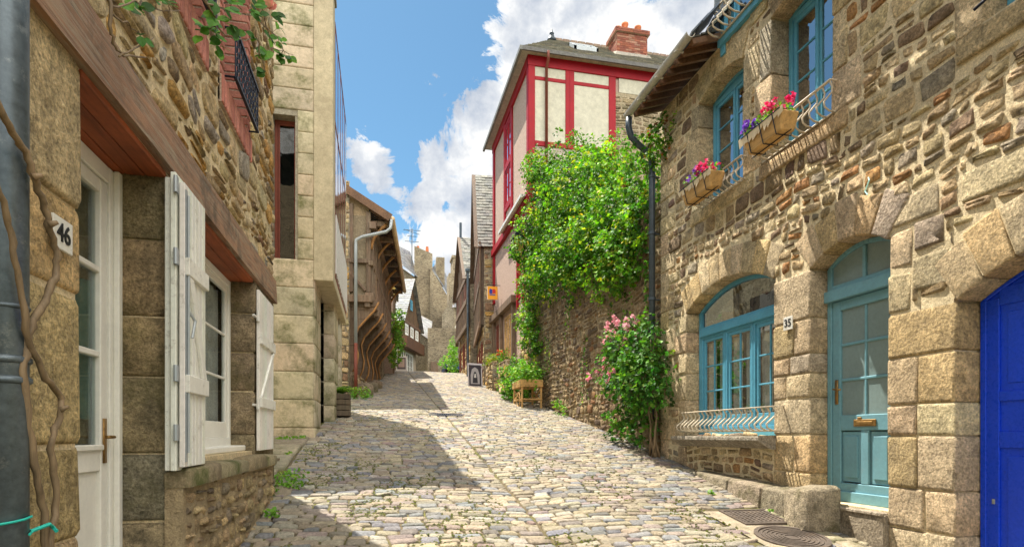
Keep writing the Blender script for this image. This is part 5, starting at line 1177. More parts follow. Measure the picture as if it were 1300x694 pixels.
# planter with fern
pt = thing('planter', (-.86, 13.3, g(-.86, 13.3)), 'square wooden planter of bright ferns at the foot of the ashlar building', 'planter')
b = MB(); z = g(-.86, 13.2); 
for i in range(4): b.box((-1.08, 13.0, z + .03 + i * .12), (-.62, 13.45, z + .14 + i * .12), shade((.55, .5, .42), .12))
b.build('box', M['timber_grey'], pt, bevel=.01)
b = MB()
for k in range(60):
    a = U(0, 6.28); p = Vector((-.85, 13.22, z + .5)); d = Vector((math.cos(a), math.sin(a), U(.5, 1.6))).normalized(); c = pick(P_FERN)
    for j in range(8): p = p + d * .055; d.z -= .13; leaf(b, p, Vector((0, 0, 1)) + rvec() * .3, Vector((-d.y, d.x, 0)) + d * .5, .07 - j * .005, c); leaf(b, p, Vector((0, 0, 1)) + rvec() * .3, Vector((d.y, -d.x, 0)) + d * .5, .07 - j * .005, c)
b.build('fern', M['leaf'], pt)
def bush(name, lobes, n, size, pal, label, cat, group=None):
    m = MB(); foliage(m, lobes, n, size, pal, clump=5, droop=.1, hollow=.3); o = m.build(name, M['leaf']); tag(o, label, cat, group); return o
bush('low_plant', [(-.62, 17.0, g(-.5, 17) + .14, .25, .35, .16), (-.45, 17.5, g(-.4, 17.5) + .1, .22, .3, .14), (-.9, 14.9, g(-.9, 14.9) + .08, .15, .3, .1)], 500, .06, P_FERN, 'low green ferns at the foot of the red pipe', 'plant')
for (x, y, s_, lb_) in ((-.42, 18.5, .3, 'large rough stone at the near foot of the timber house, beside the red pipe'), (-.25, 19.6, .26, 'second rough stone along the foot of the timber house'), (-.12, 21.0, .24, 'third rough stone along the foot of the timber house, furthest up the lane')):
    b = MB(); z = g(x, y); b.stone(lambda u, v, w: (u, v, w), [(x - s_, y - s_), (x + s_ * .8, y - s_), (x + s_ * .8, y + s_), (x - s_, y + s_)], z - .1, z + s_ * 1.1, .06, shade((.32, .25, .17)), cut=.25, jit=.02, dome=.03)
    o = b.build('guard_stone', M['dark_granite'], smooth=True); tag(o, lb_, 'stone', 'guard stones by the timber house')
# ================================================================== right side beyond the red house
def gable_house(name, label, p0, p1, depth_, base, eave, ridge, frame_mat='timber_z', jet=.25, stone_h=2.8, wins=3, roofpal=P_SLATE):
    """gable faces the lane along p0-p1; the ridge runs back from it"""
    t = thing(name, ((p0[0] + p1[0]) / 2 + 1, (p0[1] + p1[1]) / 2, base), label, 'house'); L = math.hypot(p1[0] - p0[0], p1[1] - p0[1]); f0 = FL(p0, p1)
    F = lambda u, v, w: f0(u, v, -w); ym = L / 2; D_ = -depth_; hs = base + stone_h
    b = MB(); b.box((0, base, D_), (L, eave, 0), F=F); b.prism([(0, eave), (L, eave), (ym, ridge - .15)], D_, 0, F); b.build('wall', M['far_stone'], t)
    oc = Occ(0, L, base, hs); s_ = MB(); rubble(s_, F, oc, P_RUBL, base, hs, hr=(.16, .28), wr=(.25, .5), w=(.0, .05), warp=.02); s_.build('stone_ground_floor', M['rubble'], t, smooth=True)
    f = MB(); f.box((0, hs, 0), (L, eave, jet), (.35, .3, .25), F=F); n = 8
    for i in range(n + 1):
        u = L * i / n; top = eave + (ridge - eave) * (1 - abs(u - ym) / ym) - .2; f.box((u - .09, hs, jet), (u + .09, max(eave, top), jet + .06), shade((1, 1, 1), .3), F=F)
    for z in [hs, (hs + eave) / 2, eave]: f.box((-.1, z - .13, jet), (L + .1, z + .13, jet + .09), shade((1, 1, 1), .3), F=F)
    f.prism([(0, eave), (L, eave), (ym, ridge - .25)], 0.003, jet, F, (.4, .33, .26)); f.build('timber_frame', M[frame_mat], t, bevel=.01)
    for k in range(wins):
        u = L * (k + .5) / wins
        window(t, F, u - .4, u + .4, (hs + eave) / 2 + .15, eave - .2, jet + .06, 'maroon', 2, 2, 1, .05, .04, glass='glass_mirror', dpt=.05, inner=.05)
        window(t, F, u - .4, u + .4, base + .9, base + 2.2, .07, 'maroon', 2, 2, 1, .05, .04, glass='glass_mirror', dpt=.05, inner=.05)
    r = MB(); o = .12 + jet
    slates(r, F(-.15, eave - .1, D_), F(-.15, eave - .1, o), F(ym, ridge, D_), F(ym, ridge, o), row=.2, wid=.28, pal=roofpal); slates(r, F(L + .15, eave - .1, o), F(L + .15, eave - .1, D_), F(ym, ridge, o), F(ym, ridge, D_), row=.4, wid=.6, pal=roofpal)
    ro = r.build('roof', M['slate'], t); v_ = MB()
    for yy in (-.17, L + .17): v_.beam(F(yy, eave - .16, o + .02), F(ym, ridge - .02, o + .02), .05, .26, up=(1, 0, 0), col=(.6, .5, .45))
    v_.build('bargeboard', M['timber_z'], ro); return t, F, ro
PS1 = [(4, (.17, .165, .15)), (3, (.13, .13, .12)), (2, (.21, .20, .17)), (1, (.10, .10, .10))]
t1, F1, r1 = gable_house('steep_slate_house', 'narrow stone and timber house with a steep mottled slate roof beyond the rose house', (4.2, 24.1), (4.85, 29.6), 4.5, 3.4, 9.5, 13.6, jet=.14, roofpal=PS1)
b = MB()
oc = Occ(4.22, 6.4, 3.4, 9.4); rubble(b, FY(24.09, -1), oc, P_RUBL, 3.4, 9.3, hr=(.16, .28), wr=(.25, .5), w=(.0, .05)); b.build('side_masonry', M['rubble'], t1, smooth=True)
t2, F2, r2 = gable_house('timber_gable_house', 'dark timbered gable house further up the lane with a small slate roof', (4.55, 30.2), (4.7, 35.5), 4, 4.5, 9.8, 12.7, jet=.15, roofpal=PS1)
b = MB(); b.tube([(4.4, 32.85, 12.6), (4.4, 32.85, 13.5)], .07, 8); b.build('finial', M['zinc_dark'], r2)
t3, F3, r3 = gable_house('low_timber_house', 'small low timbered house at the top of the lane on the right', (5.0, 36.2), (5.5, 41), 3, 5.4, 8.0, 9.6, jet=.1, stone_h=1.6, wins=2)
b = MB()
b.tube([(4.38, 29.95, 4), (4.38, 29.95, 10)], .06, 8); b.lathe((4.38, 29.95, 9.9), [(.06, 0), (.13, .12), (.13, .25)], 8)
o = b.build('downpipe', M['zinc']); tag(o, 'thin blue grey pipe between the two timbered gable houses', 'drainpipe')
# hanging sign
hs = thing('hanging_sign', (4.25, 22.6, 7.3), 'square orange hanging sign with a blue and red emblem above the lane', 'sign')
b = MB(); b.box((4.07, 22.58, 6.92), (4.47, 22.62, 7.42)); b.build('board', M['plain'], hs); b.v = b.v
b = MB(); b.box((4.07, 22.57, 6.92), (4.47, 22.579, 7.42), (.85, .38, .03)); b.build('orange_face', M['plain'], hs)
b = MB(); F = FY(22.565, -1)
for (p, c) in (([(4.14, 7.14), (4.26, 7.14), (4.26, 7.3), (4.18, 7.33), (4.14, 7.26)], (.02, .05, .35)), ([(4.27, 7.16), (4.39, 7.16), (4.39, 7.28), (4.34, 7.33), (4.27, 7.31)], (.6, .03, .03)), ([(4.15, 7.08), (4.38, 7.08), (4.38, 7.12), (4.15, 7.12)], (.02, .08, .4))): b.prism(p, 0, .004, F, c)
b.build('emblem', M['plain'], hs)
b = MB(); b.tube([(4.05, 22.6, 7.48), (4.62, 22.6, 7.48)], .015, 6); b.build('bracket', M['iron'], hs)
# street clutter on the right
z = g(4.0, 23.2); ps = thing('easel_poster', (3.75, 23.3, z), 'framed grey and black arched figure poster standing on the cobbles', 'poster')
F = lambda u, v, w: (3.42 + u * .98, 23.3 + u * .2 - w + .18 * v, z + v)
b = MB(); b.box((0, 0, -.03), (.62, .98, 0), (.55, .52, .55), F=F); b.build('frame', M['plain'], ps, bevel=.01)
b = MB(); b.box((.05, .07, .001), (.57, .91, .004), (.05, .045, .06), F=F); b.prism([(.12, .14), (.5, .14), (.5, .5), (.44, .74), (.31, .83), (.18, .74), (.12, .5)], .004, .007, F, (.42, .40, .42)); b.prism([(.2, .18), (.42, .18), (.40, .42), (.36, .6), (.31, .66), (.26, .6), (.22, .42)], .007, .01, F, (.04, .04, .05)); b.prism([(.26, .4), (.36, .4), (.34, .56), (.29, .56)], .01, .012, F, (.6, .58, .58)); b.build('print', M['plain'], ps)
b = MB(); b.tube([(3.5, 23.9, z + .1), (3.52, 23.45, z + .85)], .02, 6); b.tube([(3.95, 24.0, z + .1), (3.98, 23.55, z + .85)], .02, 6); b.build('strut', M['timber_y'], ps)
def lowwall(name, x0, x1, y0, y1, h, label):
    b = MB(); z0 = g(x0, (y0 + y1) / 2); oc = Occ(y0, y1, z0 - .5, z0 + h); rubble(b, FX(x0, -1), oc, P_RUBL, z0 - .5, z0 + h, hr=(.12, .2), wr=(.15, .35), w=(0, .05)); oc = Occ(x0, x1, z0 - .5, z0 + h); rubble(b, FY(y0, -1), oc, P_RUBL, z0 - .5, z0 + h, hr=(.12, .2), wr=(.15, .35), w=(0, .05))
    b.box((x0, y0, z0 - .5), (x1, y1, z0 + h), (.3, .24, .16)); o = b.build(name, M['rubble'], smooth=True); tag(o, label, 'low wall'); return z0 + h
zt = lowwall('low_stone_wall', 4.05, 4.6, 21.4, 22.8, 1.0, 'low stone planting wall topped by yellow green plants and red flowers')
bush('potted_plant', [(4.25, 21.8, zt + .12, .3, .5, .2), (4.2, 22.4, zt + .15, .25, .4, .2)], 700, .07, [(2, (.28, .30, .03)), (2, (.15, .25, .03))], 'yellow green plant cushion on the low planting wall', 'plant')
q = MB()
for _ in range(14): petals(q, (U(4.2, 4.45), U(21.3, 21.6), zt + U(.2, .4)), .05, [(.7, .02, .03)], 8)
o = q.build('geranium', M['petal']); tag(o, 'red geranium blooms on the end of the low planting wall', 'flowers')
lowwall('stoop_wall', 4.1, 4.6, 19.3, 20.5, 1.15, 'low stone stoop wall beside the yellow board, below the window')
bush('climbing_shrub', [(4.3, 20.9, g(4.3, 20.9) + .5, .15, .2, .6), (4.3, 20.8, g(4.3, 20.9) + 1.1, .2, .25, .4)], 500, .07, P_ROSE, 'dark green shrub growing between the two low stone walls', 'shrub')
yb = MB(); z = g(4.05, 18.9); yb.box((4.0, 18.8, z + .35), (4.05, 19.25, z + 1.05), (.60, .42, .06)); yb.box((3.995, 18.85, z + .45), (4.0, 19.2, z + .95), (.42, .33, .10)); o = yb.build('yellow_board', M['plain']); tag(o, 'small ochre yellow board standing behind the leafy pots', 'board')
bush('potted_plant', [(4.1, 18.2, g(4, 18.2) + .75, .4, .5, .35), (4.15, 17.5, g(4, 17.5) + .5, .4, .45, .4), (4.0, 17.9, g(4, 18) + .3, .35, .4, .25), (4.3, 18.4, g(4, 18.2) + 1.1, .3, .3, .2)], 2200, .085, P_FERN + [(3, (.05, .13, .03))], 'mixed leafy pot plants massed beside the wooden stand', 'plant')
stn = thing('wooden_stand', (4.15, 16.4, g(4.15, 16.4)), 'weathered wooden cart stand with trellis legs carrying leafy plants against the garden wall', 'stand')
z = g(4.15, 16.3); b = MB()
for (x, y) in ((3.85, 15.95), (4.4, 15.95), (3.85, 16.9), (4.4, 16.9)): b.beam((x, y, g(x, y)), (x, y, z + .56), .05, .05); 
for x in (3.85, 4.4): b.beam((x, 15.95, z + .12), (x, 16.9, z + .5), .03, .04); b.beam((x, 16.9, z + .2), (x, 15.95, z + .5), .03, .04); b.beam((x, 15.9, z + .2), (x, 16.95, z + .2), .04, .04)
for y in (15.95, 16.9): b.beam((3.85, y, z + .2), (4.4, y, z + .2), .04, .04)
b.build('leg_frame', M['wicker'], stn, bevel=.005)
b = MB()
for i in range(5): b.box((3.8 + i * .13, 15.88, z + .54), (3.92 + i * .13, 16.98, z + .58), shade((1, 1, 1), .15))
b.box((3.8, 15.88, z + .58), (3.83, 16.98, z + .74)); b.box((3.83, 15.88, z + .58), (4.44, 15.91, z + .74)); b.build('tray', M['wicker'], stn, bevel=.005)
b = MB()
for k in range(24):
    a = k * .2618; b.beam((3.8, 16.2 + .2 * math.cos(a), z + .2 + .2 * math.sin(a)), (3.8, 16.2 + .2 * math.cos(a + .27), z + .2 + .2 * math.sin(a + .27)), .02, .02)
b.build('trellis_hoop', M['wicker'], stn)
bush('potted_plant', [(4.1, 16.1, z + .88, .36, .33, .26), (4.15, 16.7, z + 1.0, .36, .38, .34)], 1500, .08, P_FERN, 'bright leafy plants growing from the wooden stand tray', 'plant')
bush('wall_tuft', [(4.5, 14.7, g(4.5, 14.7) + .2, .08, .2, .2), (4.5, 14.2, g(4.5, 14.2) + .1, .08, .15, .12)], 160, .06, P_FERN, 'little green tuft at the foot of the garden wall', 'plant')
# ================================================================== top of the lane
def P2(px, py, Y): x, z = onY(px, py, Y); return Vector((x, Y, z))
GH = thing('weatherboard_gable_house', (1.6, 54, 7.6), 'grey weatherboarded gable house with white windows and timber balcony up the lane', 'house')
p0, p1 = (1.75, 50.), (3.55, 55.5); FGH = FL(p0, p1); Lg = math.hypot(p1[0] - p0[0], p1[1] - p0[1]); zb = g(2, 51) - .3
FGH2 = lambda u, v, w: FGH(u, v, w)
ez, rz = zb + 4.6, zb + 8.6
b = MB(); b.box((0, zb, -5), (Lg, zb + 2.4, -.3), (.5, .42, .32), F=FGH2); b.build('ground_floor_wall', M['mortar'], GH)
b = MB(); b.box((0, zb + 2.4, -5), (Lg, ez, 0), (.75, .68, .55), F=FGH2); b.prism([(0, ez), (Lg, ez), (Lg * .5, rz)], -5, 0, FGH2, (.95, .85, .65)); b.build('wall', M['timber_grey'], GH)
b = MB()
for i in range(15):
    u = Lg * i / 14; top = ez + (rz - ez) * (1 - abs(u / Lg - .5) * 2); b.box((u - .05, zb + 2.4, 0), (u + .05, max(ez, top), .05), shade((.7, .65, .55), .3), F=FGH2)
for z in (zb + 2.4, ez - .1, zb + 3.2): b.box((-.1, z - .12, 0), (Lg + .1, z + .12, .12), F=FGH2)
b.box((-.1, zb + 2.2, 0), (Lg + .1, zb + 3.15, .5), (.7, .55, .45), F=FGH2); b.build('balcony', M['timber_y'], GH)
for u in (.9, 2.6, 4.3): window(GH, FGH2, u, u + .95, zb + 3.35, ez - .25, .08, 'white_win', 2, 3, 1, .09, .07, glass='glass_mirror', dpt=.06, inner=.06)
window(GH, FGH2, Lg * .5 - .35, Lg * .5 + .35, ez + 1.2, ez + 2.1, .08, 'teal', 2, 1, 1, .08, .06, glass='glass_mirror', dpt=.06, inner=.06)
window(GH, FGH2, 2.2, 4.6, zb + .2, zb + 2.1, -.25, 'white_win', 4, 3, 1, .08, .08, glass='glass_mirror', dpt=.05, inner=.05); window(GH, FGH2, .4, 1.6, zb + .5, zb + 2.1, -.25, 'white_win', 2, 3, 1, .08, .08, glass='glass_mirror', dpt=.05, inner=.05)
r_ = MB(); m0 = FGH2(Lg * .5, rz, .4); m1 = FGH2(Lg * .5, rz, -5)
slates(r_, FGH2(-.4, ez - .3, -5), FGH2(-.4, ez - .3, .4), m1, m0, row=.25, wid=.35, pal=[(3, (.22, .23, .25)), (2, (.16, .17, .18))]); slates(r_, FGH2(Lg + .4, ez - .3, -5), FGH2(Lg + .4, ez - .3, .4), m1, m0, row=.25, wid=.35)
ro = r_.build('roof', M['slate'], GH)
b = MB(); b.box((1.0, ez + .4, -3.6), (1.9, ez + 2.2, -2.4), (.7, .7, .8), F=lambda u, v, w: FGH2(u - .9, v, w)); b.build('dormer', M['zinc_dark'], ro)
def block_house(name, label, corners, z0, z1, roof=None, wins=(), mat='far_stone', cat='building', capcol=(.3, .28, .25)):
    """corners: plan polygon; roof: dict(top=[...])"""
    c = Vector((sum(p[0] for p in corners) / len(corners), sum(p[1] for p in corners) / len(corners), z0)); t = thing(name, c, label, cat)
    zs = z1 if isinstance(z1, (list, tuple)) else [z1] * len(corners); n = len(corners); b = MB()
    b.add([(p[0], p[1], z0) for p in corners] + [(p[0], p[1], z) for p, z in zip(corners, zs)], [(i, (i + 1) % n, n + (i + 1) % n, n + i) for i in range(n)] + [list(range(n, 2 * n))]); b.build('wall', M[mat], t)
    for (i, u0, u1, v0, v1) in wins:
        F = FL(corners[i], corners[(i + 1) % n]); window(t, F, u0, u1, v0, v1, .06, 'white_win', 2, 2, 1, .12, .07, glass='glass_mirror', dpt=.1, inner=.08)
    return t
zb = 8
def PX(px, Y): return (ratio(px) * Y, Y)
def Z(px, py, Y): return P2(px, py, Y).z
# tall rubble house behind, its stack and lower wing
C = [PX(470, 66), PX(508, 66), PX(527, 70), PX(527, 82), PX(470, 82)]
th1 = block_house('tall_rubble_house', 'tall rubble house with slate roof and small windows beyond the gabled house', C, zb, Z(500, 338, 66), wins=[(0, 3.2, 3.9, Z(490, 372, 66), Z(490, 360, 66)), (1, .6, 1.3, Z(515, 378, 68), Z(515, 366, 68)), (1, 2.6, 3.3, Z(520, 378, 68), Z(520, 364, 68)), (1, 4.3, 4.8, Z(524, 362, 68), Z(524, 355, 68))])
r_ = MB(); e = Z(500, 338, 66)
slates(r_, (C[0][0] - 1, 65.5, e), (C[1][0] + .3, 65.5, e), (C[0][0] - 1, 71, e + 4.2), (C[1][0] - .8, 71, e + 4.2), row=.35, wid=.5, pal=[(2, (.24, .24, .25)), (2, (.18, .18, .2))]); slates(r_, (C[1][0] + .3, 65.5, e), (C[2][0] + .3, 70, e), (C[1][0] - .8, 71, e + 4.2), (C[2][0] - .4, 74, e + 4.2), row=.35, wid=.5, pal=[(2, (.24, .24, .25)), (2, (.18, .18, .2))])
r_.build('roof', M['slate'], th1)
C = [PX(526, 70), PX(549, 70), PX(549, 75), PX(526, 75)]
th2 = block_house('rubble_stack', 'broad tall rubble chimney gable standing against the clouds with an aerial beside it', C, zb, [Z(526, 312, 70), Z(549, 322, 70), Z(549, 322, 70), Z(526, 312, 70)])
b = MB(); s0 = P2(537, 317, 72)
for x in (-.6, .5): b.lathe((s0.x + x, s0.y, s0.z - .2), [(.2, 0), (.16, .6)], 10)
b.build('chimney_pot', M['clay'], th2)
C = [PX(546, 69.5), PX(572, 69.5), PX(577, 82), PX(546, 82)]
th3 = block_house('long_rubble_gable', 'long mottled rubble gable sloping down right of the chimney gable', C, zb, [Z(546, 338, 69.5), Z(572, 382, 69.5), Z(572, 382, 69.5), Z(546, 338, 69.5)], wins=[])
r_ = MB(); slates(r_, P2(548, 341, 72), P2(577, 388, 72), P2(556, 330, 80), P2(580, 372, 80), row=.5, wid=.6, pal=[(1, (.3, .3, .3)), (1, (.22, .22, .23))]); r_.build('roof', M['slate'], th3)
b = MB(); a = P2(552, 330, 73); b.box((a.x + .2, 73, a.z - 3), (a.x + 1.2, 74, a.z + .4)); b.build('chimney', M['far_stone'], th3)
an = thing('tv_aerial', P2(523, 318, 69), 'thin rooftop television aerial left of the broad rubble chimney', 'aerial'); b = MB(); a = P2(523, 338, 69); tp = P2(523, 290, 69); b.tube([a, tp], .05, 5)
for k, (z, l) in enumerate(((.2, 1.0), (.9, .5), (1.5, .8))): b.tube([(a.x - l, 69, tp.z - z), (a.x + l, 69 + .3, tp.z - z + .1)], .035, 4)
b.tube([(a.x - .9, 68.6, tp.z - .3), (a.x + .9, 69.4, tp.z - .5)], .03, 4); b.build('mast', M['zinc_dark'], an)
# right-hand rubble house with ragged chimney and pale slate slope
C = [PX(561, 62), PX(576, 60), PX(590, 62), PX(590, 70), PX(561, 70)]
th4 = block_house('grey_rubble_house', 'grey rubble house with ragged chimney in front of the long gable', C, zb, [Z(561, 400, 62), Z(573, 372, 60), Z(590, 392, 62), Z(590, 392, 70), Z(561, 400, 70)], wins=[(1, .3, .9, Z(585, 432, 61), Z(585, 415, 61))])
b = MB(); a = P2(570, 350, 61); b.box((a.x, 61, a.z - 3), (a.x + 1.3, 63, a.z + .3)); b.box((a.x + .4, 61, a.z + .3), (a.x + 1.4, 63, a.z + 1.9)); b.box((a.x + .3, 60.9, a.z + 1.9), (a.x + 1.5, 63, a.z + 2.15), (.9, .5, .35)); b.build('chimney', M['far_stone'], th4)
r_ = MB(); slates(r_, P2(574, 390, 59.9), P2(596, 390, 59.9), P2(583, 338, 63), P2(600, 338, 63), row=.4, wid=.5, pal=[(1, (.34, .35, .37)), (1, (.28, .29, .32))]); r_.build('roof', M['slate'], th4)
C = [PX(543, 55), PX(600, 55), PX(600, 58), PX(543, 58)]
ew = block_house('end_wall', 'mossy rubble wall with a dark wooden gate closing the view at the top of the lane', C, zb - 1, [Z(543, 416, 55), Z(582, 416, 55), Z(582, 416, 55), Z(543, 416, 55)], cat='wall')
b = MB(); a = P2(547, 468, 54.95); c = P2(556, 459, 54.95); b.box((a.x, 54.85, a.z - .8), (c.x, 54.97, c.z), (1, 1, 1)); b.build('gate', M['timber_z'], ew)
C = [PX(528, 58), PX(545, 56), PX(545, 64), PX(528, 64)]
sh = block_house('lean_to_shed', 'small shed with a grey slate lean-to roof between the gabled house and the end wall', C, zb - 1, [Z(528, 412, 58), Z(545, 430, 56), Z(545, 430, 64), Z(528, 412, 64)]); r_ = MB(); slates(r_, P2(529, 420, 57), P2(546, 432, 55.5), P2(530, 398, 61), P2(549, 408, 61), row=.3, wid=.4, pal=[(1, (.33, .33, .33)), (1, (.26, .26, .27))]); r_.build('roof', M['slate'], sh)
# left-hand bits near the gabled house
C = [(.3, 30), (.95, 30), (1.35, 41), (.3, 41)]
lh = block_house('dark_timber_house', 'narrow dark timbered house behind the jettied house, partly behind a green creeper', [(-4, 30.), (.62, 30.), (.95, 40), (-4, 40)], 4, 10.6, mat='pink_render')
b = MB(); FD = FL((.62, 30.), (.95, 40))
for u in (0.05, 1, 2, 3.2, 5, 7, 9): b.box((u, 4.6, 0), (u + .18, 10.6, .08), F=FD)
for z in (7.2, 8.6, 10.4): b.box((0, z, 0), (10, z + .18, .12), F=FD)
b.build('timber_frame', M['timber_z'], lh); r_ = MB(); slates(r_, (.9, 29.8, 10.5), (1.2, 40.2, 10.5), (-2, 29.8, 13), (-1.8, 40.2, 13), row=.3, wid=.4); r_.build('roof', M['slate'], lh)
lantern((.58, 27.6, 8.75), .6, .9, 'small yellow lantern hanging beyond the eaves of the jettied timber house', -1)
C = [(-4, 26.5), (.1, 26.5), (.2, 29.9), (-4, 29.9)]
lh2 = block_house('plain_rubble_house', 'low rubble house just beyond the jettied timber house', C, 2, 8.5, mat='far_stone_x'); r_ = MB(); slates(r_, (.15, 26.5, 8.4), (.4, 30, 8.4), (-2, 26.5, 10.2), (-1.8, 30, 10.2), row=.3, wid=.4); r_.build('roof', M['slate'], lh2)
bush('green_creeper', [(.75, 30, 6.3, .35, 1.5, .8), (.75, 29, 7.2, .3, 1.2, .6), (.7, 28.5, 5.4, .2, .8, .5)], 1800, .12, [(3, (.16, .30, .03)), (2, (.10, .22, .03))], 'bright green creeper on the left beyond the jettied house', 'creeper')
b = MB(); z = g(1, 40); b.box((1.05, 40, z), (1.75, 40.08, z + 1.0), (.6, .55, .5)); b.box((1.12, 39.98, z + .12), (1.68, 40, z + .9), (.10, .08, .08)); b.box((1.2, 39.97, z + .25), (1.6, 39.98, z + .8), (.35, .25, .2)); o = b.build('menu_board', M['plain']); tag(o, 'small framed board standing at the foot of the far gabled house', 'board')
bush('far_shrub', [(PX(565, 50)[0], 50, Z(565, 464, 50) + .3, .5, .5, .5), (PX(575, 44)[0], 44, Z(572, 455, 44), .35, .8, 1.0), (PX(576, 42)[0], 42, Z(576, 440, 42), .25, .6, .6)], 1600, .12, P_FERN, 'small shrubs in front of the far end wall on the right', 'shrub')
def far_car():
    t = thing('parked_car', (P2(566, 466, 52)), 'tiny dark blue parked car at the top of the lane', 'car'); x, y, z = P2(578, 468, 50); z = g(x, 50)
    b = MB(); F = lambda u, v, w: (x + u, 50 + w, z + v)
    b.prism([(-.8, .25), (.8, .25), (.82, .7), (.7, .85), (.5, 1.35), (-.5, 1.35), (-.7, .85), (-.82, .7)], 0, 3.6, F, (.02, .04, .12)); b.build('body', M['plain'], t, bevel=.05)
    b = MB(); b.prism([(-.6, .9), (.6, .9), (.45, 1.28), (-.45, 1.28)], -.02, 0, F, (.3, .4, .5)); b.build('windscreen', M['glass_mirror'], t)
    for s_ in (-1, 1):
        b = MB(); b.box((.62 * s_ - .1, .55, -.03), (.62 * s_ + .1, .68, 0), (.8, .8, .8), F=F); b.build('headlight', M['plain'], t)
        b = MB(); b.lathe((0, 0, 0), [(.3, -.1), (.3, .1)], 16, (.02, .02, .02)); b.v = [(x + .7 * s_ + p[2], 50.6 + p[1], z + .3 + p[0]) for p in b.v]; b.build('wheel', M['plain'], t)
far_car()
# ================================================================== sky, sun, camera
wd = bpy.data.worlds.new('World'); sc.world = wd; wd.use_nodes = True; t = wd.node_tree; t.nodes.clear()
EL = 64.; HX, HY = -.48, .877           # toward the sun, on plan
az = math.atan2(HX, HY)                  # clockwise-from-+Y angle is atan2(x, y)
out = N(t, 'OutputWorld'); bg = N(t, 'Background'); t.links.new(bg.outputs[0], out.inputs[0])
sky_ = N(t, 'TexSky', sky_type='NISHITA'); sky_.sun_disc = False; sky_.sun_elevation = rad(EL); sky_.sun_rotation = az; sky_.air_density = 1.0; sky_.dust_density = .4; sky_.ozone_density = 1.6
tc = N(t, 'TexCoord').outputs['Generated']
def dirpx(px, py):
    a, b, c = (px - CX) / FPX, 1.0, (HZ - py) / FPX; cy, sy = math.cos(YAW), math.sin(YAW)
    return Vector((a * cy + b * sy, -a * sy + b * cy, c)).normalized()
acc = None
def vm(op, a, b=None):
    n = N(t, 'VectorMath', operation=op)
    if hasattr(a, 'links'): t.links.new(a, n.inputs[0])
    if b is not None: n.inputs[1].default_value = b
    return n
def mth(op, a, b):
    n = N(t, 'Math', operation=op)
    for i, v in enumerate((a, b)):
        if hasattr(v, 'links'): t.links.new(v, n.inputs[i])
        else: n.inputs[i].default_value = v
    return n.outputs[0]
FILL_CLOUDS = (((0, -1, .6), .7), ((.7, -.6, .5), .5), ((-.8, -.4, .7), .5), ((.3, -.1, 1), .75))  # unseen clouds behind and overhead, added to lift the ambient light
for (px, py, r, amp) in ((640, 250, .18, 1.0), (590, 290, .12, .9), (700, 90, .15, 1.), (760, 60, .14, 1.), (560, 215, .07, .7), (545, 250, .08, .6), (650, 170, .13, 1.0), (820, 80, .13, .9), (620, 330, .16, .8), (475, 205, .055, .75), (460, 185, .05, .55), (505, 190, .04, .35), (540, 160, .03, .3), (550, 95, .025, .3), (880, 20, .10, .6), (520, 330, .08, .5), (640, 40, .06, .35), (1000, 200, .3, .8), (200, 300, .3, .5), (600, 400, .25, .7)):
    d = dirpx(px, py); n = vm('DISTANCE', tc, d); v = mth('DIVIDE', n.outputs['Value'], r); v = mth('SUBTRACT', 1.0, mth('MULTIPLY', v, v)); v = mth('MULTIPLY', mth('MAXIMUM', v, 0.), amp)
    acc = v if acc is None else mth('MAXIMUM', acc, v)
for c_, r in FILL_CLOUDS:
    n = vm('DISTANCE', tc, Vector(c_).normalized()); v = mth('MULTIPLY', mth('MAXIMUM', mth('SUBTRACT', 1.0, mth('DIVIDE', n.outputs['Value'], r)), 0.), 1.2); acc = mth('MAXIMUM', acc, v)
n1 = noise(t, 11, 10, tc, .66, .5); n2 = noise(t, 3.2, 4, tc, .6)
cov = mth('ADD', acc, mth('MULTIPLY', mth('SUBTRACT', n1.outputs[0], .5), 2.2))
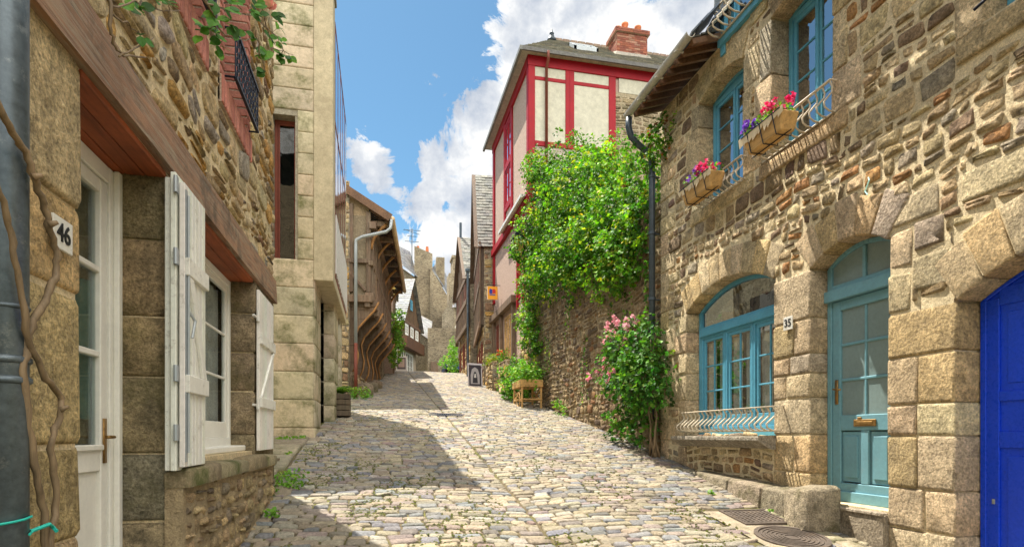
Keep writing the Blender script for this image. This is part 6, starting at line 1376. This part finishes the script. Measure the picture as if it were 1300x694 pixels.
mask = ramp(t, cov, [(.40, 0), (.47, .75), (.56, 1)])
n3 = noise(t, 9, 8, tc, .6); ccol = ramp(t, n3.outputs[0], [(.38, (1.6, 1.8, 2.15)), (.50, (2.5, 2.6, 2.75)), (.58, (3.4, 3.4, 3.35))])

skc = mixc(t, 'MULTIPLY', 1, sky_.outputs[0], (.33, .46, .46))
bk = ramp(t, vm('DOT_PRODUCT', tc, Vector((0, -1, .25)).normalized()).outputs['Value'], [(.0, (1, 1, 1)), (.5, (5.4, 5.0, 4.4))])  # boosts the added clouds behind the camera as fill for shaded walls
up_fill = ramp(t, vm('DOT_PRODUCT', tc, Vector((.15, -.1, 1)).normalized()).outputs['Value'], [(.74, (1, 1, 1)), (.86, (3.6, 3.4, 3.0))])  # same fill boost for clouds overhead, above the frame
bk = mixc(t, 'LIGHTEN', 1, bk, up_fill)
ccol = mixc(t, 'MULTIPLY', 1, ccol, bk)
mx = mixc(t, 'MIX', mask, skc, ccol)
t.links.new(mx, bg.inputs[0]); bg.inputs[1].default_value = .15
sd = bpy.data.lights.new('sun', 'SUN'); sd.energy = 5.0; sd.angle = rad(.5); sd.color = (1, .93, .80)
so = bpy.data.objects.new('sun', sd); COL.objects.link(so)
h = math.cos(rad(EL)); dv = Vector((HX * h, HY * h, math.sin(rad(EL)))); so.rotation_euler = dv.to_track_quat('Z', 'Y').to_euler(); so.location = (0, 0, 30)
cd = bpy.data.cameras.new('camera'); cam = bpy.data.objects.new('camera', cd); COL.objects.link(cam); sc.camera = cam
cam.location = (0, 0, CAMH); cam.rotation_euler = (rad(90), 0, -YAW); cd.sensor_width = 36; cd.lens = FPX / 1300 * 36; cd.shift_y = (HZ - 347) / 1300; cd.clip_start = .05; cd.clip_end = 1500
sc.view_settings.view_transform = 'Standard'; sc.view_settings.look = 'None'; sc.view_settings.exposure = 1.12; sc.view_settings.gamma = 1
sc.cycles.max_bounces = 7; sc.cycles.diffuse_bounces = 4; sc.cycles.transparent_max_bounces = 12
